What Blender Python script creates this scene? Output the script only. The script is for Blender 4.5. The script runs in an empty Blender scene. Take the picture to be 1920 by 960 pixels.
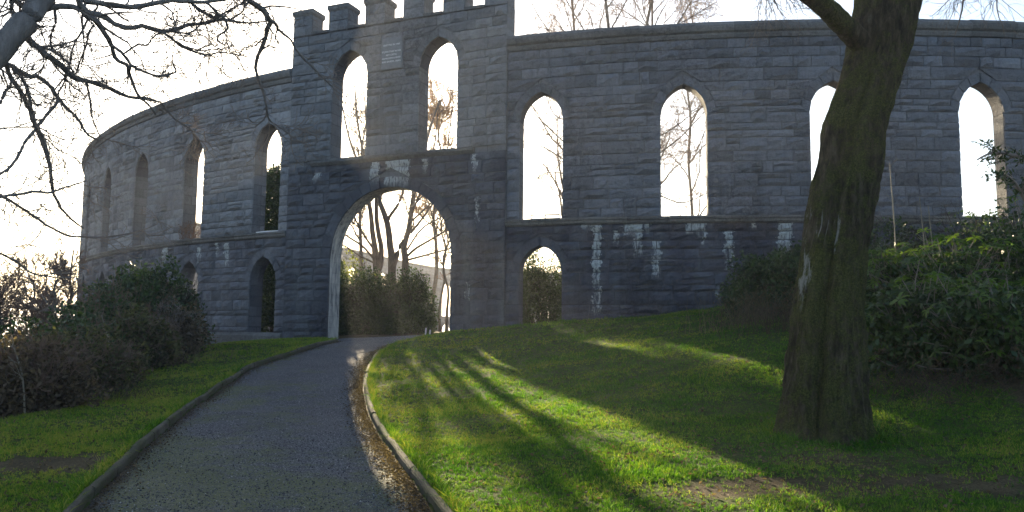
import bpy, math, random
import numpy as np
from mathutils import Matrix, Vector
rng = np.random.default_rng(7)
random.seed(7)
S = bpy.context.scene
COL = S.collection

# ------------------------------------------------------------------ camera
F_PX, PITCH, ROLL = 1501.0, 0.0952, 0.0103
EYE = np.array([0.0, 0.0, 1.6])
FW = np.array([0, math.cos(PITCH), math.sin(PITCH)])
_r0 = np.array([1.0, 0, 0]); _u0 = np.array([0, -math.sin(PITCH), math.cos(PITCH)])
RT = _r0*math.cos(ROLL)+_u0*math.sin(ROLL)
UP = _u0*math.cos(ROLL)-_r0*math.sin(ROLL)
cd = bpy.data.cameras.new('camera'); cam = bpy.data.objects.new('camera', cd); COL.objects.link(cam)
cd.sensor_width = 36; cd.lens = 36*F_PX/1920; cd.clip_end = 60000; cd.clip_start = 0.05
M = Matrix(((RT[0], UP[0], -FW[0], EYE[0]), (RT[1], UP[1], -FW[1], EYE[1]), (RT[2], UP[2], -FW[2], EYE[2]), (0, 0, 0, 1)))
cam.matrix_world = M
S.camera = cam

# ------------------------------------------------------------------ light
SUN_AZ, SUN_EL = math.radians(-13.2), math.radians(13.0)
w = bpy.data.worlds.new('World'); S.world = w; w.use_nodes = True
nt = w.node_tree; bg = nt.nodes['Background']
sky = nt.nodes.new('ShaderNodeTexSky'); sky.sky_type = 'NISHITA'; sky.sun_disc = False
sky.sun_elevation = SUN_EL; sky.sun_rotation = SUN_AZ; sky.air_density = 1.0; sky.dust_density = 1.6; sky.ozone_density = 2.2
nt.links.new(sky.outputs[0], bg.inputs[0]); bg.inputs[1].default_value = 0.07
sd = bpy.data.lights.new('sun', 'SUN'); sd.energy = 5.0; sd.angle = math.radians(0.53); sd.color = (1.0, 0.81, 0.53)
sun = bpy.data.objects.new('sun', sd); COL.objects.link(sun)
tosun = Vector((math.sin(SUN_AZ)*math.cos(SUN_EL), math.cos(SUN_AZ)*math.cos(SUN_EL), math.sin(SUN_EL)))
sun.rotation_euler = tosun.to_track_quat('Z', 'Y').to_euler()
S.view_settings.view_transform = 'Standard'; S.view_settings.look = 'None'
S.view_settings.exposure = 2.25; S.view_settings.gamma = 1.0
S.render.engine = 'CYCLES'
HAZE, HAZE_G = .0012, .5
S.cycles.max_bounces = 6; S.cycles.diffuse_bounces = 3; S.cycles.glossy_bounces = 2; S.cycles.transmission_bounces = 3
S.cycles.transparent_max_bounces = 6; S.cycles.use_denoising = True; S.cycles.sample_clamp_indirect = .4; S.cycles.sample_clamp_direct = 1.2

# ------------------------------------------------------------------ helpers
def ray(px, py): return FW+RT*((px-960)/F_PX)-UP*((py-480)/F_PX)
def at(px, py, depth):
    d = ray(px, py); return EYE+d*(depth/d[1])
def proj(P):
    d = np.asarray(P)-EYE; k = d@FW
    return 960+F_PX*(d@RT)/k, 480-F_PX*(d@UP)/k
def tag(o, label=None, cat=None, group=None, kind=None):
    if label: o['label'] = label
    if cat: o['category'] = cat
    if group: o['group'] = group
    if kind: o['kind'] = kind
    return o
def empty(name, loc, label, cat, group=None):
    o = bpy.data.objects.new(name, None); COL.objects.link(o); o.location = loc; o.empty_display_size = .3
    return tag(o, label, cat, group)
def mesh_obj(name, V, Fc, m, parent=None, smooth=False, uv=None, tone=None):
    """V (n,3) world coordinates, Fc a list or an (n,k) array of faces; parented parts keep world place."""
    V = np.asarray(V, float)
    me = bpy.data.meshes.new(name)
    off = np.zeros(3)
    q_ = parent
    while q_ is not None: off = off+np.array(q_.location); q_ = q_.parent
    if isinstance(Fc, np.ndarray):
        k = Fc.shape[1]; nf = len(Fc)
        me.vertices.add(len(V)); me.vertices.foreach_set('co', (V-off).astype(np.float32).ravel())
        me.loops.add(nf*k); me.loops.foreach_set('vertex_index', Fc.astype(np.int32).ravel())
        me.polygons.add(nf); me.polygons.foreach_set('loop_start', np.arange(0, nf*k, k, dtype=np.int32))
        me.update(calc_edges=True)
    else:
        me.from_pydata([tuple(v) for v in V-off], [], Fc); me.update()
    if smooth: me.polygons.foreach_set('use_smooth', np.ones(len(me.polygons), bool))
    if uv is not None:
        li = np.zeros(len(me.loops), np.int32); me.loops.foreach_get('vertex_index', li)
        l = me.uv_layers.new(name='UVMap'); l.data.foreach_set('uv', np.asarray(uv, np.float32)[li].ravel())
    if tone is not None:
        a = me.attributes.new('tone', 'FLOAT', 'POINT'); a.data.foreach_set('value', np.asarray(tone, np.float32))
    for mm in (m if isinstance(m, (list, tuple)) else [m]): me.materials.append(mm)
    o = bpy.data.objects.new(name, me); COL.objects.link(o)
    if parent is not None: o.parent = parent
    return o

class NB:
    """small node-building helper"""
    def __init__(s, name):
        s.m = bpy.data.materials.new(name); s.m.use_nodes = True; s.nt = s.m.node_tree
        s.b = s.nt.nodes['Principled BSDF']; s.out = s.nt.nodes['Material Output']
    def n(s, t, **k):
        nd = s.nt.nodes.new(t)
        for a, v in k.items(): setattr(nd, a, v)
        return nd
    def put(s, sock, v):
        if isinstance(v, bpy.types.NodeSocket): s.nt.links.new(v, sock)
        elif v is not None:
            if hasattr(sock.default_value, '__len__') and len(sock.default_value) == 4 and len(v) == 3: v = (*v, 1)
            sock.default_value = v
    def math(s, op, a, b=None, c=None, clamp=False):
        nd = s.n('ShaderNodeMath', operation=op); nd.use_clamp = clamp
        s.put(nd.inputs[0], a)
        if b is not None: s.put(nd.inputs[1], b)
        if c is not None: s.put(nd.inputs[2], c)
        return nd.outputs[0]
    def mix(s, f, a, b, mode='MIX'):
        nd = s.n('ShaderNodeMix', data_type='RGBA', blend_type=mode)
        s.put(nd.inputs[0], f); s.put(nd.inputs[6], a); s.put(nd.inputs[7], b); return nd.outputs[2]
    def noise(s, vec, scale, detail=4, rough=.55, dist=0):
        nd = s.n('ShaderNodeTexNoise'); s.put(nd.inputs['Vector'], vec); nd.inputs['Scale'].default_value = scale
        nd.inputs['Detail'].default_value = detail; nd.inputs['Roughness'].default_value = rough
        nd.inputs['Distortion'].default_value = dist; return nd.outputs['Fac']
    def ramp(s, f, stops, interp='LINEAR'):
        nd = s.n('ShaderNodeValToRGB'); cr = nd.color_ramp; cr.interpolation = interp
        while len(cr.elements) < len(stops): cr.elements.new(.5)
        for e, (p, c) in zip(cr.elements, stops):
            e.position = p; e.color = (*c, 1) if hasattr(c, '__len__') else (c, c, c, 1)
        s.put(nd.inputs[0], f); return nd.outputs[0]
    def mapping(s, vec, scale=(1, 1, 1), loc=(0, 0, 0), rot=(0, 0, 0)):
        nd = s.n('ShaderNodeMapping'); s.put(nd.inputs[0], vec); nd.inputs[1].default_value = loc
        nd.inputs[2].default_value = rot; nd.inputs[3].default_value = scale; return nd.outputs[0]
    def bump(s, h, strength, dist, prev=None):
        nd = s.n('ShaderNodeBump'); nd.inputs['Strength'].default_value = strength; nd.inputs['Distance'].default_value = dist
        s.put(nd.inputs['Height'], h)
        if prev is not None: s.put(nd.inputs['Normal'], prev)
        return nd.outputs[0]
    def pos(s): return s.n('ShaderNodeNewGeometry').outputs['Position']
    def done(s, col, rough=.9, normal=None, spec=.3):
        s.put(s.b.inputs['Base Color'], col); s.put(s.b.inputs['Roughness'], rough)
        s.b.inputs['Specular IOR Level'].default_value = spec
        if normal is not None: s.put(s.b.inputs['Normal'], normal)
        return s.m

# ------------------------------------------------------------------ ring geometry of the tower
RAD = 37.09; CX, CY = 10.655, 58.12
PHI0, DPHI, GAP = -.2693, .1073, .2628
LEDGE = 4.71; TOPZ = 10.19; WALL_T = .45
def ring(s, z, d):
    ph = s/RAD; r = RAD+d
    return np.array([CX+r*np.sin(ph), CY-r*np.cos(ph), z+0*ph])
PT = -.40; GN_ = np.array([math.sin(PT), -math.cos(PT)]); GT_ = np.array([math.cos(PT), math.sin(PT)])
GO = np.array([CX, CY])+GN_*(RAD*math.cos(.13)+.2)
GHW = 3.83
def gate(s, z, d):
    return np.array([GO[0]+GT_[0]*s+GN_[0]*d, GO[1]+GT_[1]*s+GN_[1]*d, z+0*s])
def ring_s(px, py):
    d = ray(px, py); c = np.array([CX, CY]); a = d[0]**2+d[1]**2; b = -2*(d[0]*c[0]+d[1]*c[1]); q = c@c-RAD**2
    k = (-b-math.sqrt(b*b-4*a*q))/2/a; P = EYE+d*k
    return RAD*math.atan2(P[0]-CX, CY-P[1]), P[2]
def gate_s(px, py):
    d = ray(px, py); n = np.array([*GN_, 0]); O = np.array([*GO, 0]); k = ((O-EYE)@n)/(d@n); P = EYE+d*k
    return (P-O)[:2]@GT_, P[2]

# ------------------------------------------------------------------ ground
CTRL = np.array([
 (-.5,5.9,.28),(0,0,.15),(0,3,.2),(-1.2,8,.33),(-3.1,12.1,.5),(-4.0,17,.93),(-3.7,21,1.28),(-3.5,24,1.46),(-3.3,27,1.5),
 (0,16.7,1.02),(1.1,11.9,.72),(2,8.7,.57),(2.45,6.8,.50),(3.24,8.25,.53),(2.8,15,1.40),(3.9,11.2,1.08),(.1,22.5,1.8),(2,21.8,1.95),(4,21.6,2.1),
 (5.2,21.4,2.27),(8,20.8,2.8),(7.5,13.5,1.9),(10,14,2.5),(6,8,.85),(8,8,1.3),(12,12,2.4),(14,20,3.2),(5,4,.45),(2,3,.28),(9,2,.8),(18,10,3),
 (-2.4,6,.28),(-4,8,.33),(-6.1,9.5,.4),(-5.5,14,.66),(-7.7,20,1.12),(-5.9,20,1.15),(-7,25,1.33),(-10.7,27.7,1.05),(-4,3,.15),(-8,4,-.2),(-10,10,-.3),(-12,18,.1),
 (-14.5,29,.3),(-18,34,-.6),(-16,15,-2),(-24,20,-5),(-25,35,-4),(-30,0,-7),(-42,40,-11),(-20,-5,-3),
 (-3,30,1.55),(0,27,1.7),(5,26,1.9),(10,58,1.8),(-5,60,1.0),(10,35,1.8),(20,80,-.2),(-8,80,-.4),(35,60,1.5),(-22,60,-2),
 (30,20,4),(30,0,3),(0,-10,-.5),(12,-10,.8),(-10,-10,-2),(45,40,3)], float)
def _U(r2): return np.where(r2 > 1e-9, r2*np.log(r2+1e-12), 0)
_n = len(CTRL); _P = CTRL[:, :2]/10
_K = _U(((_P[:, None]-_P[None])**2).sum(-1))+np.eye(_n)*.004
_A = np.zeros((_n+3, _n+3)); _A[:_n, :_n] = _K; _A[:_n, _n] = 1; _A[:_n, _n+1:] = _P; _A[_n, :_n] = 1; _A[_n+1:, :_n] = _P.T
_W = np.linalg.solve(_A, np.concatenate([CTRL[:, 2], np.zeros(3)]))
def smooth(x, a, b):
    t = np.clip((x-a)/(b-a), 0, 1); return t*t*(3-2*t)
def vnoise(x, y, sc, seed=0):
    x = np.asarray(x, float)*sc; y = np.asarray(y, float)*sc
    return (np.sin(x*1.3+seed)*np.cos(y*1.7-seed*.7)+np.sin(x*2.9-y*1.1+seed*2.3)*.5+np.cos(x*.7+y*3.7+seed*1.1)*.4)/1.9
def ground(x, y):
    x = np.atleast_1d(np.asarray(x, float)); y = np.atleast_1d(np.asarray(y, float)); sh = x.shape
    x = x.ravel(); y = y.ravel()
    dist = np.hypot(x-2, y-25)
    q = np.stack([np.clip(x, -60, 60), np.clip(y, -30, 110)], 1)/10
    z = np.empty(len(x))
    for i in range(0, len(x), 20000):
        r2 = ((q[i:i+20000, None]-_P[None])**2).sum(-1)
        z[i:i+20000] = _U(r2)@_W[:_n]+_W[_n]+q[i:i+20000]@_W[_n+1:]
    far = -6-.13*np.clip(dist-45, 0, 420)+3*vnoise(x, y, .012, 2)
    t = smooth(dist, 42, 85)
    z = z*(1-t)+np.minimum(far, 4)*t
    z = z+.012*vnoise(x, y, 1.9, 1)*(1-t)+.025*vnoise(x, y, .7, 4)*(1-t)
    return z.reshape(sh)
def gp(px, py, off=0.):
    d = ray(px, py); ts = np.arange(3.0, 60, .03); P = EYE+np.outer(ts/d[1], d)
    g = ground(P[:, 0], P[:, 1])+off; i = np.argmax(P[:, 2] < g)
    return P[i] if i > 0 else P[-1]

def spline(pts, n):
    pts = np.asarray(pts, float); m = len(pts)
    p = np.vstack([2*pts[0]-pts[1], pts, 2*pts[-1]-pts[-2]]); out = []
    u = np.linspace(0, m-1-1e-9, n)
    for t in u:
        i = int(t); f = t-i; a, b, c, d = p[i], p[i+1], p[i+2], p[i+3]
        out.append(.5*((2*b)+(c-a)*f+(2*a-5*b+4*c-d)*f*f+(3*b-a-3*c+d)*f**3))
    return np.array(out)

LK = [gp(*q)[:2] for q in [(130, 960), (240, 853), (350, 762), (420, 716), (480, 681), (560, 655), (632, 636)]]
RK = [gp(*q)[:2] for q in [(835, 960), (768, 872), (720, 810), (693, 755), (687, 708), (704, 668), (742, 644), (800, 630)]]
LK = [LK[0]+(LK[0]-LK[1])*2.6, LK[0]+(LK[0]-LK[1])*1.1]+LK
RK = [RK[0]+(RK[0]-RK[1])*2.2, RK[0]+(RK[0]-RK[1])*1.0]+RK
LKc = spline(LK, 90); RKc = spline(RK, 90)
def inner_ext(a, n=14):      # continue the edges through the arch and on inside the ring
    return a
jl = gate(np.float64(-2.0), 0, .1)[:2]; jr = gate(np.float64(2.0), 0, .1)[:2]
il = gate(np.float64(-1.95), 0, -1.6)[:2]; ir = gate(np.float64(1.95), 0, -1.6)[:2]
il2 = gate(np.float64(1.0), 0, -6.)[:2]; ir2 = gate(np.float64(4.2), 0, -3.5)[:2]
il3 = gate(np.float64(10.), 0, -11.)[:2]; ir3 = gate(np.float64(11.5), 0, -7.5)[:2]
Lfull = np.vstack([LKc, spline([LKc[-1], jl, il, il2, il3], 40)[1:]])
Rfull = np.vstack([RKc, spline([RKc[-1], jr, ir, ir2, ir3], 40)[1:]])
def resample(c, n):
    d = np.r_[0, np.cumsum(np.linalg.norm(np.diff(c, axis=0), axis=1))]; u = np.linspace(0, d[-1], n)
    return np.stack([np.interp(u, d, c[:, i]) for i in range(c.shape[1])], 1)
# path polygon test by nearest points
PL = resample(Lfull, 160); PR = resample(Rfull, 160)
def seg_signed(pts, c):
    """signed distance of pts to polyline c (positive = to the right of its direction)"""
    best = np.full(len(pts), 1e9); sg = np.zeros(len(pts))
    for i in range(len(c)-1):
        a, b = c[i], c[i+1]; ab = b-a; L = ab@ab+1e-12
        t = np.clip(((pts-a)@ab)/L, 0, 1); dv = pts-(a+t[:, None]*ab); d = np.hypot(dv[:, 0], dv[:, 1])
        cr = ab[1]*dv[:, 0]-ab[0]*dv[:, 1]
        m = d < best; best[m] = d[m]; sg[m] = np.sign(cr[m])
    return best*sg
def in_path(pts):
    """positive depth inside the path, negative outside"""
    pts = np.asarray(pts); out = np.full(len(pts), -9.)
    m = (pts[:, 0] > -9) & (pts[:, 0] < 10) & (pts[:, 1] > -3) & (pts[:, 1] < 36)
    if m.any():
        q = pts[m]; out[m] = np.minimum(seg_signed(q, PL[::2]), -seg_signed(q, PR[::2]))
    return out

# ------------------------------------------------------------------ materials
def stone_mat(name, streaks=(), srange=(-12, 6), zl=LEDGE, brick=False, base=((.112, .120, .142), (.255, .268, .297)), white=0.0, damp=True, moss=.25):
    n = NB(name); pos = n.pos()
    uv = n.n('ShaderNodeUVMap').outputs[0]
    sep = n.n('ShaderNodeSeparateXYZ'); n.put(sep.inputs[0], uv); s_, z_ = sep.outputs[0], sep.outputs[1]
    big = n.noise(pos, .55, 4); mid = n.noise(pos, 3.2, 5, .6); fine = n.noise(pos, 38, 4, .65)
    f = n.math('ADD', n.math('MULTIPLY', big, .45), n.math('ADD', n.math('MULTIPLY', n.noise(pos, 9, 6, .7), .5), n.math('MULTIPLY', fine, .35)))
    col = n.ramp(f, [(.46, tuple(a*.7 for a in base[0])), (.62, tuple((a+b)/2 for a, b in zip(*base))), (.86, base[1])])
    if brick:
        br = n.n('ShaderNodeTexBrick'); n.put(br.inputs['Vector'], uv); br.inputs['Scale'].default_value = 1.0
        br.inputs['Brick Width'].default_value = .72; br.inputs['Row Height'].default_value = .34; br.inputs['Mortar Size'].default_value = .012
        br.inputs['Color1'].default_value = (.75, .75, .75, 1); br.inputs['Color2'].default_value = (1.2, 1.2, 1.2, 1); br.inputs['Mortar'].default_value = (.6, .6, .6, 1)
        br.offset = .5; br.squash = 1; col = n.mix(1.0, col, br.outputs['Color'], 'MULTIPLY')
    else:
        at_ = n.n('ShaderNodeAttribute', attribute_name='tone')
        col = n.mix(1.0, col, n.math('ADD', at_.outputs['Fac'], .0), 'MULTIPLY')
    # damp dark band under the ledge, running down
    if damp:
        wob = n.math('MULTIPLY', n.math('SUBTRACT', n.noise(n.mapping(pos, (1.2, 1.2, .25)), 1.0, 4), .5), 1.6)
        dm = n.math('MULTIPLY', n.math('LESS_THAN', z_, zl+.02), n.math('SUBTRACT', .78, wob), clamp=True)
        col = n.mix(dm, col, n.mix(1.0, col, (.38, .38, .44), 'MULTIPLY'))
        # streaks of dark water stain on the upper wall
        st = n.noise(n.mapping(pos, (1.7, 1.7, .16)), 1.3, 5, .6)
        col = n.mix(n.ramp(st, [(.52, 0.), (.68, .55)]), col, n.mix(1.0, col, (.5, .5, .52), 'MULTIPLY'))
    # lichen / moss
    li = n.noise(pos, 1.7, 6, .7)
    col = n.mix(n.ramp(li, [(.58, 0.), (.72, moss)]), col, (.15, .165, .135))
    # lime streaks
    if streaks:
        a, b = srange; L = b-a
        nd = n.math('MULTIPLY', n.math('SUBTRACT', n.noise(n.mapping(pos, (1, 1, 2.2)), 2.2, 4, .6), .5), .30)
        nd2 = n.math('MULTIPLY', n.math('SUBTRACT', n.noise(n.mapping(pos, (1, 1, .6)), 16, 4, .7), .5), .34)
        u = n.math('DIVIDE', n.math('SUBTRACT', n.math('ADD', s_, n.math('ADD', nd, nd2)), a), L)
        def ramp_of(idx, dflt):
            stops = []
            for k in sorted(streaks): stops += [((k[0]-k[1]-a)/L, k[idx]), ((k[0]+k[1]-a)/L, dflt)]
            return n.ramp(u, [(0, dflt)]+stops, 'CONSTANT')
        ln = n.math('MULTIPLY', ramp_of(3, 0.), 4.0); tp = n.math('MULTIPLY', ramp_of(2, 0.), 4.0)
        zz = n.math('SUBTRACT', zl, z_)
        m1 = n.math('GREATER_THAN', zz, tp)
        m2 = n.math('MULTIPLY', n.math('SUBTRACT', n.math('ADD', ln, n.math('MULTIPLY', nd, 2.)), zz), 5., clamp=True)
        br_ = n.ramp(n.noise(n.mapping(pos, (1.6, 1.6, 1)), 7, 6, .75), [(.36, .15), (.50, 1.)])
        tpr = n.math('MULTIPLY', n.math('DIVIDE', zz, n.math('ADD', ln, .3)), .16)
        bn = n.math('MULTIPLY', n.math('SUBTRACT', n.noise(n.mapping(pos, (1.6, 1.6, .4)), 9, 7, .78), n.math('ADD', .33, tpr)), 6., clamp=True)
        m = n.math('MULTIPLY', n.math('MULTIPLY', m1, m2), n.math('MULTIPLY', bn, .9))
        col = n.mix(m, col, (.62, .65, .64))
    if white:
        wn = n.ramp(n.noise(n.mapping(pos, (4, 4, .7)), 2.2, 6, .7), [(.36, 0.), (.62, white)])
        col = n.mix(wn, col, (.66, .65, .60))
    h = n.math('ADD', n.math('MULTIPLY', n.noise(pos, 8, 7, .72), 1.), n.math('MULTIPLY', fine, .5))
    nrm = n.bump(h, 1., .10)
    if brick: nrm = n.bump(br.outputs['Fac'], 1.0, -.03, nrm)
    return n.done(col, .85, nrm, .35)

def px_streaks(lst, fn, z0, a, b):
    out = []
    for px, wpx, y0, y1 in lst:
        s0, zt = fn(px, y0); s1, zb = fn(px+wpx, y1); s2, _ = fn(px, y1)
        out.append((s0, abs(s1-s2)/2+.03, max(0, (z0-zt))/4, (z0-zb)/4))
    return out
ST_R = px_streaks([(1111, 22, 425, 602), (1098, 18, 425, 440), (1190, 20, 425, 490), (1178, 12, 425, 455), (1229, 11, 460, 530), (1302, 26, 424, 450), (1312, 8, 424, 472), (1363, 10, 440, 520),
                   (1412, 8, 425, 440), (1469, 18, 425, 520), (1340, 6, 545, 575), (1153, 4, 440, 470), (1212, 6, 425, 445)], ring_s, 4.60, -12, 6)
ST_G = px_streaks([(744, 40, 302, 352), (702, 12, 305, 345), (797, 5, 300, 325), (594, 10, 325, 345), (893, 9, 370, 425), (888, 6, 290, 330), (877, 4, 530, 570)], gate_s, 6.84, -4, 4)
ST_L = px_streaks([(424, 6, 462, 512), (407, 5, 462, 490), (372, 6, 470, 500), (310, 6, 470, 500)], ring_s, 4.60, -34, -14)
M_STONE_R = stone_mat('granite right', ST_R, (-12, 6))
M_STONE_L = stone_mat('granite left', ST_L, (-34, -14), base=((.17, .176, .192), (.37, .376, .392)))  # paler granite, with the haze glare over this wall put into its colour
M_STONE_G = stone_mat('granite gate', ST_G, (-4, 4), zl=6.86, base=((.135, .142, .158), (.30, .31, .325)))
M_BRICKY = stone_mat('granite coursed', brick=True)
M_LIME = stone_mat('granite lime washed', brick=True, white=.95, damp=False)
M_MORTAR = NB('mortar').done((.09, .09, .09), .95)
M_CORE = stone_mat('granite core', damp=True, base=((.13, .135, .145), (.26, .265, .28)), brick=True)
M_LEDGE = stone_mat('granite ledge', brick=False, base=((.075, .073, .075), (.25, .245, .235)), moss=.4, damp=False)

# ------------------------------------------------------------------ openings and masonry
class Op:
    def __init__(s, c, w, sill, spring, apex, b=.26):
        s.c, s.w, s.sill, s.sp, s.ap, s.b = c, w, sill, spring, apex, b
        h = apex-spring; s.rho = (h*h+w*w/4)/w
        s.top_off = spring+math.sqrt(max(0, (s.rho+b)**2-(s.rho-w/2)**2))
    def half(s, z, b=0.):
        if z <= s.sp: return s.w/2
        q = (s.rho+b)**2-(z-s.sp)**2
        return max(0., (math.sqrt(q) if q > 0 else 0)-(s.rho-s.w/2))
    def top(s, x):
        x = min(abs(x), s.w/2); return s.sp+math.sqrt(max(0, s.rho**2-(x+s.rho-s.w/2)**2))

def wall_core(name, surf, s0, s1, zb, zt, t, ops, mat, parent, step=.9, dfront=-.045, seam=True, zoff=None, extra_m=None):
    """solid wall with real openings; front and back skins, reveals, top and ends"""
    s0, s1 = round(float(s0), 4), round(float(s1), 4)
    cuts = set(np.round(np.linspace(s0, s1, max(2, int((s1-s0)/step)+1)), 4))
    for o in ops:
        n = 12 if o.w > 2 else 8
        cuts |= set(np.round(o.c+o.w/2*np.sin(np.linspace(-math.pi/2, math.pi/2, 2*n+1)), 4))
        cuts = {c for c in cuts if not (o.c-o.w/2+1e-3 < c < o.c+o.w/2-1e-3) or any(abs(c-q) < 1e-3 for q in o.c+o.w/2*np.sin(np.linspace(-math.pi/2, math.pi/2, 2*n+1)))}
    cuts = sorted(c for c in cuts if s0-1e-6 <= c <= s1+1e-6)
    V, Fs, UV, MI = [], [], [], []
    zo = zoff or (lambda s: 0.)
    def quad(pts, mi=0, uvs=None):
        i = len(V)
        for k, (s, z, d) in enumerate(pts):
            V.append(surf(np.float64(s), z+zo(s), d)); UV.append(uvs[k] if uvs else (s, z))
        Fs.append(tuple(range(i, i+len(pts)))); MI.append(mi)
    for a, b in zip(cuts[:-1], cuts[1:]):
        mid = (a+b)/2
        inside = [o for o in ops if abs(mid-o.c) < o.w/2]
        inside.sort(key=lambda o: o.sill)
        spans = []; la = lb = zb
        for o in inside:
            if o.sill > la+1e-4: spans.append((la, lb, o.sill, o.sill, None, o))
            la, lb = o.top(a-o.c), o.top(b-o.c)
            spans.append((None, o, la, lb))
        segs = []; la = lb = zb; lo = None
        for o in inside:
            if o.sill > la+1e-4: segs.append((la, lb, o.sill, o.sill, lo, o))
            la, lb = o.top(a-o.c), o.top(b-o.c); lo = o
        segs.append((la, lb, zt, zt, lo, None))
        for (z0a, z0b, z1a, z1b, olo, ohi) in segs:
            quad([(a, z0a, dfront), (b, z0b, dfront), (b, z1b, dfront), (a, z1a, dfront)])
            quad([(b, z0b, -t), (a, z0a, -t), (a, z1a, -t), (b, z1b, -t)])
            # bottom face (soffit of opening)
            if olo is not None:
                quad([(b, z0b, dfront), (a, z0a, dfront), (a, z0a, -t), (b, z0b, -t)], 1 if extra_m and olo.w > 2 else 0,
                     [(dfront, b*1.3), (dfront, a*1.3), (-t, a*1.3), (-t, b*1.3)])
            if ohi is not None or True:
                quad([(a, z1a, dfront), (b, z1b, dfront), (b, z1b, -t), (a, z1a, -t)], 0, [(a, 0), (b, 0), (b, .4), (a, .4)])
    for o in ops:
        for sg in (-1, 1):
            s = o.c+sg*o.w/2; zs = np.linspace(max(o.sill, zb), o.sp, 5)
            for z0, z1 in zip(zs[:-1], zs[1:]):
                pts = [(s, z0, dfront), (s, z1, dfront), (s, z1, -t), (s, z0, -t)]
                if sg > 0: pts = pts[::-1]
                quad(pts, 1 if extra_m and o.w > 2 else 0, [(p[2]*1.0, p[1]) for p in pts])
    for s, rev in ((s0, False), (s1, True)):
        pts = [(s, zb, -t), (s, zb, dfront), (s, zt, dfront), (s, zt, -t)]
        quad(pts[::-1] if rev else pts, 0, [(p[2], p[1]) for p in (pts[::-1] if rev else pts)])
    mats = [mat]+([extra_m] if extra_m else [])
    o = mesh_obj(name, V, Fs, mats, parent, uv=UV)
    o.data.polygons.foreach_set('material_index', MI)
    return o

def stone_patch(surf, c, bulge=.035, rim=.0, back=-.06, nx=4, nz=4, rg=rng, inset=.010):
    """rock-faced block: corners c = [(s,z) bl, br, tr, tl]"""
    c = np.array(c, float); cen = c.mean(0)
    for i in range(4):
        v = cen-c[i]; L = np.hypot(*v)+1e-9; c[i] = c[i]+np.sign(v)*inset*np.array([rg.uniform(.4, 1.5), rg.uniform(.3, 1.9)])
    u, v = np.meshgrid(np.linspace(0, 1, nx), np.linspace(0, 1, nz)); u = u.ravel(); v = v.ravel()
    sz = (c[0][None]*((1-u)*(1-v))[:, None]+c[1][None]*(u*(1-v))[:, None]+c[2][None]*(u*v)[:, None]+c[3][None]*((1-u)*v)[:, None])
    edge = (u < .01) | (u > .99) | (v < .01) | (v > .99)
    iu = (u-.5)*.12*np.where(edge, 0, 1)
    d = np.where(edge, rim+rg.uniform(-.006, .012, len(u)), bulge*rg.uniform(.35, 1.35, len(u)))
    sj = np.where(edge, 0, rg.uniform(-.03, .03, len(u)))*(c[1][0]-c[0][0])
    zj = np.where(edge, 0, rg.uniform(-.07, .07, len(u)))*(c[2][1]-c[1][1])
    sz = sz+np.stack([sj, zj], 1)
    V = np.array(surf(sz[:, 0], sz[:, 1], d)).T
    idx = np.arange(nx*nz).reshape(nz, nx); Fs = []
    for j in range(nz-1):
        for i in range(nx-1): Fs.append((idx[j, i], idx[j, i+1], idx[j+1, i+1], idx[j+1, i]))
    rimi = list(idx[0, :])+list(idx[1:, -1])+list(idx[-1, :-1][::-1])+list(idx[1:-1, 0][::-1])
    B = np.array(surf(sz[rimi, 0], sz[rimi, 1], np.full(len(rimi), back))).T
    n0 = len(V); V = np.vstack([V, B]); uv = np.vstack([sz, sz[rimi]])
    for k in range(len(rimi)):
        k2 = (k+1) % len(rimi); Fs.append((rimi[k2], rimi[k], n0+k, n0+k2))
    return V, Fs, uv

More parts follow.
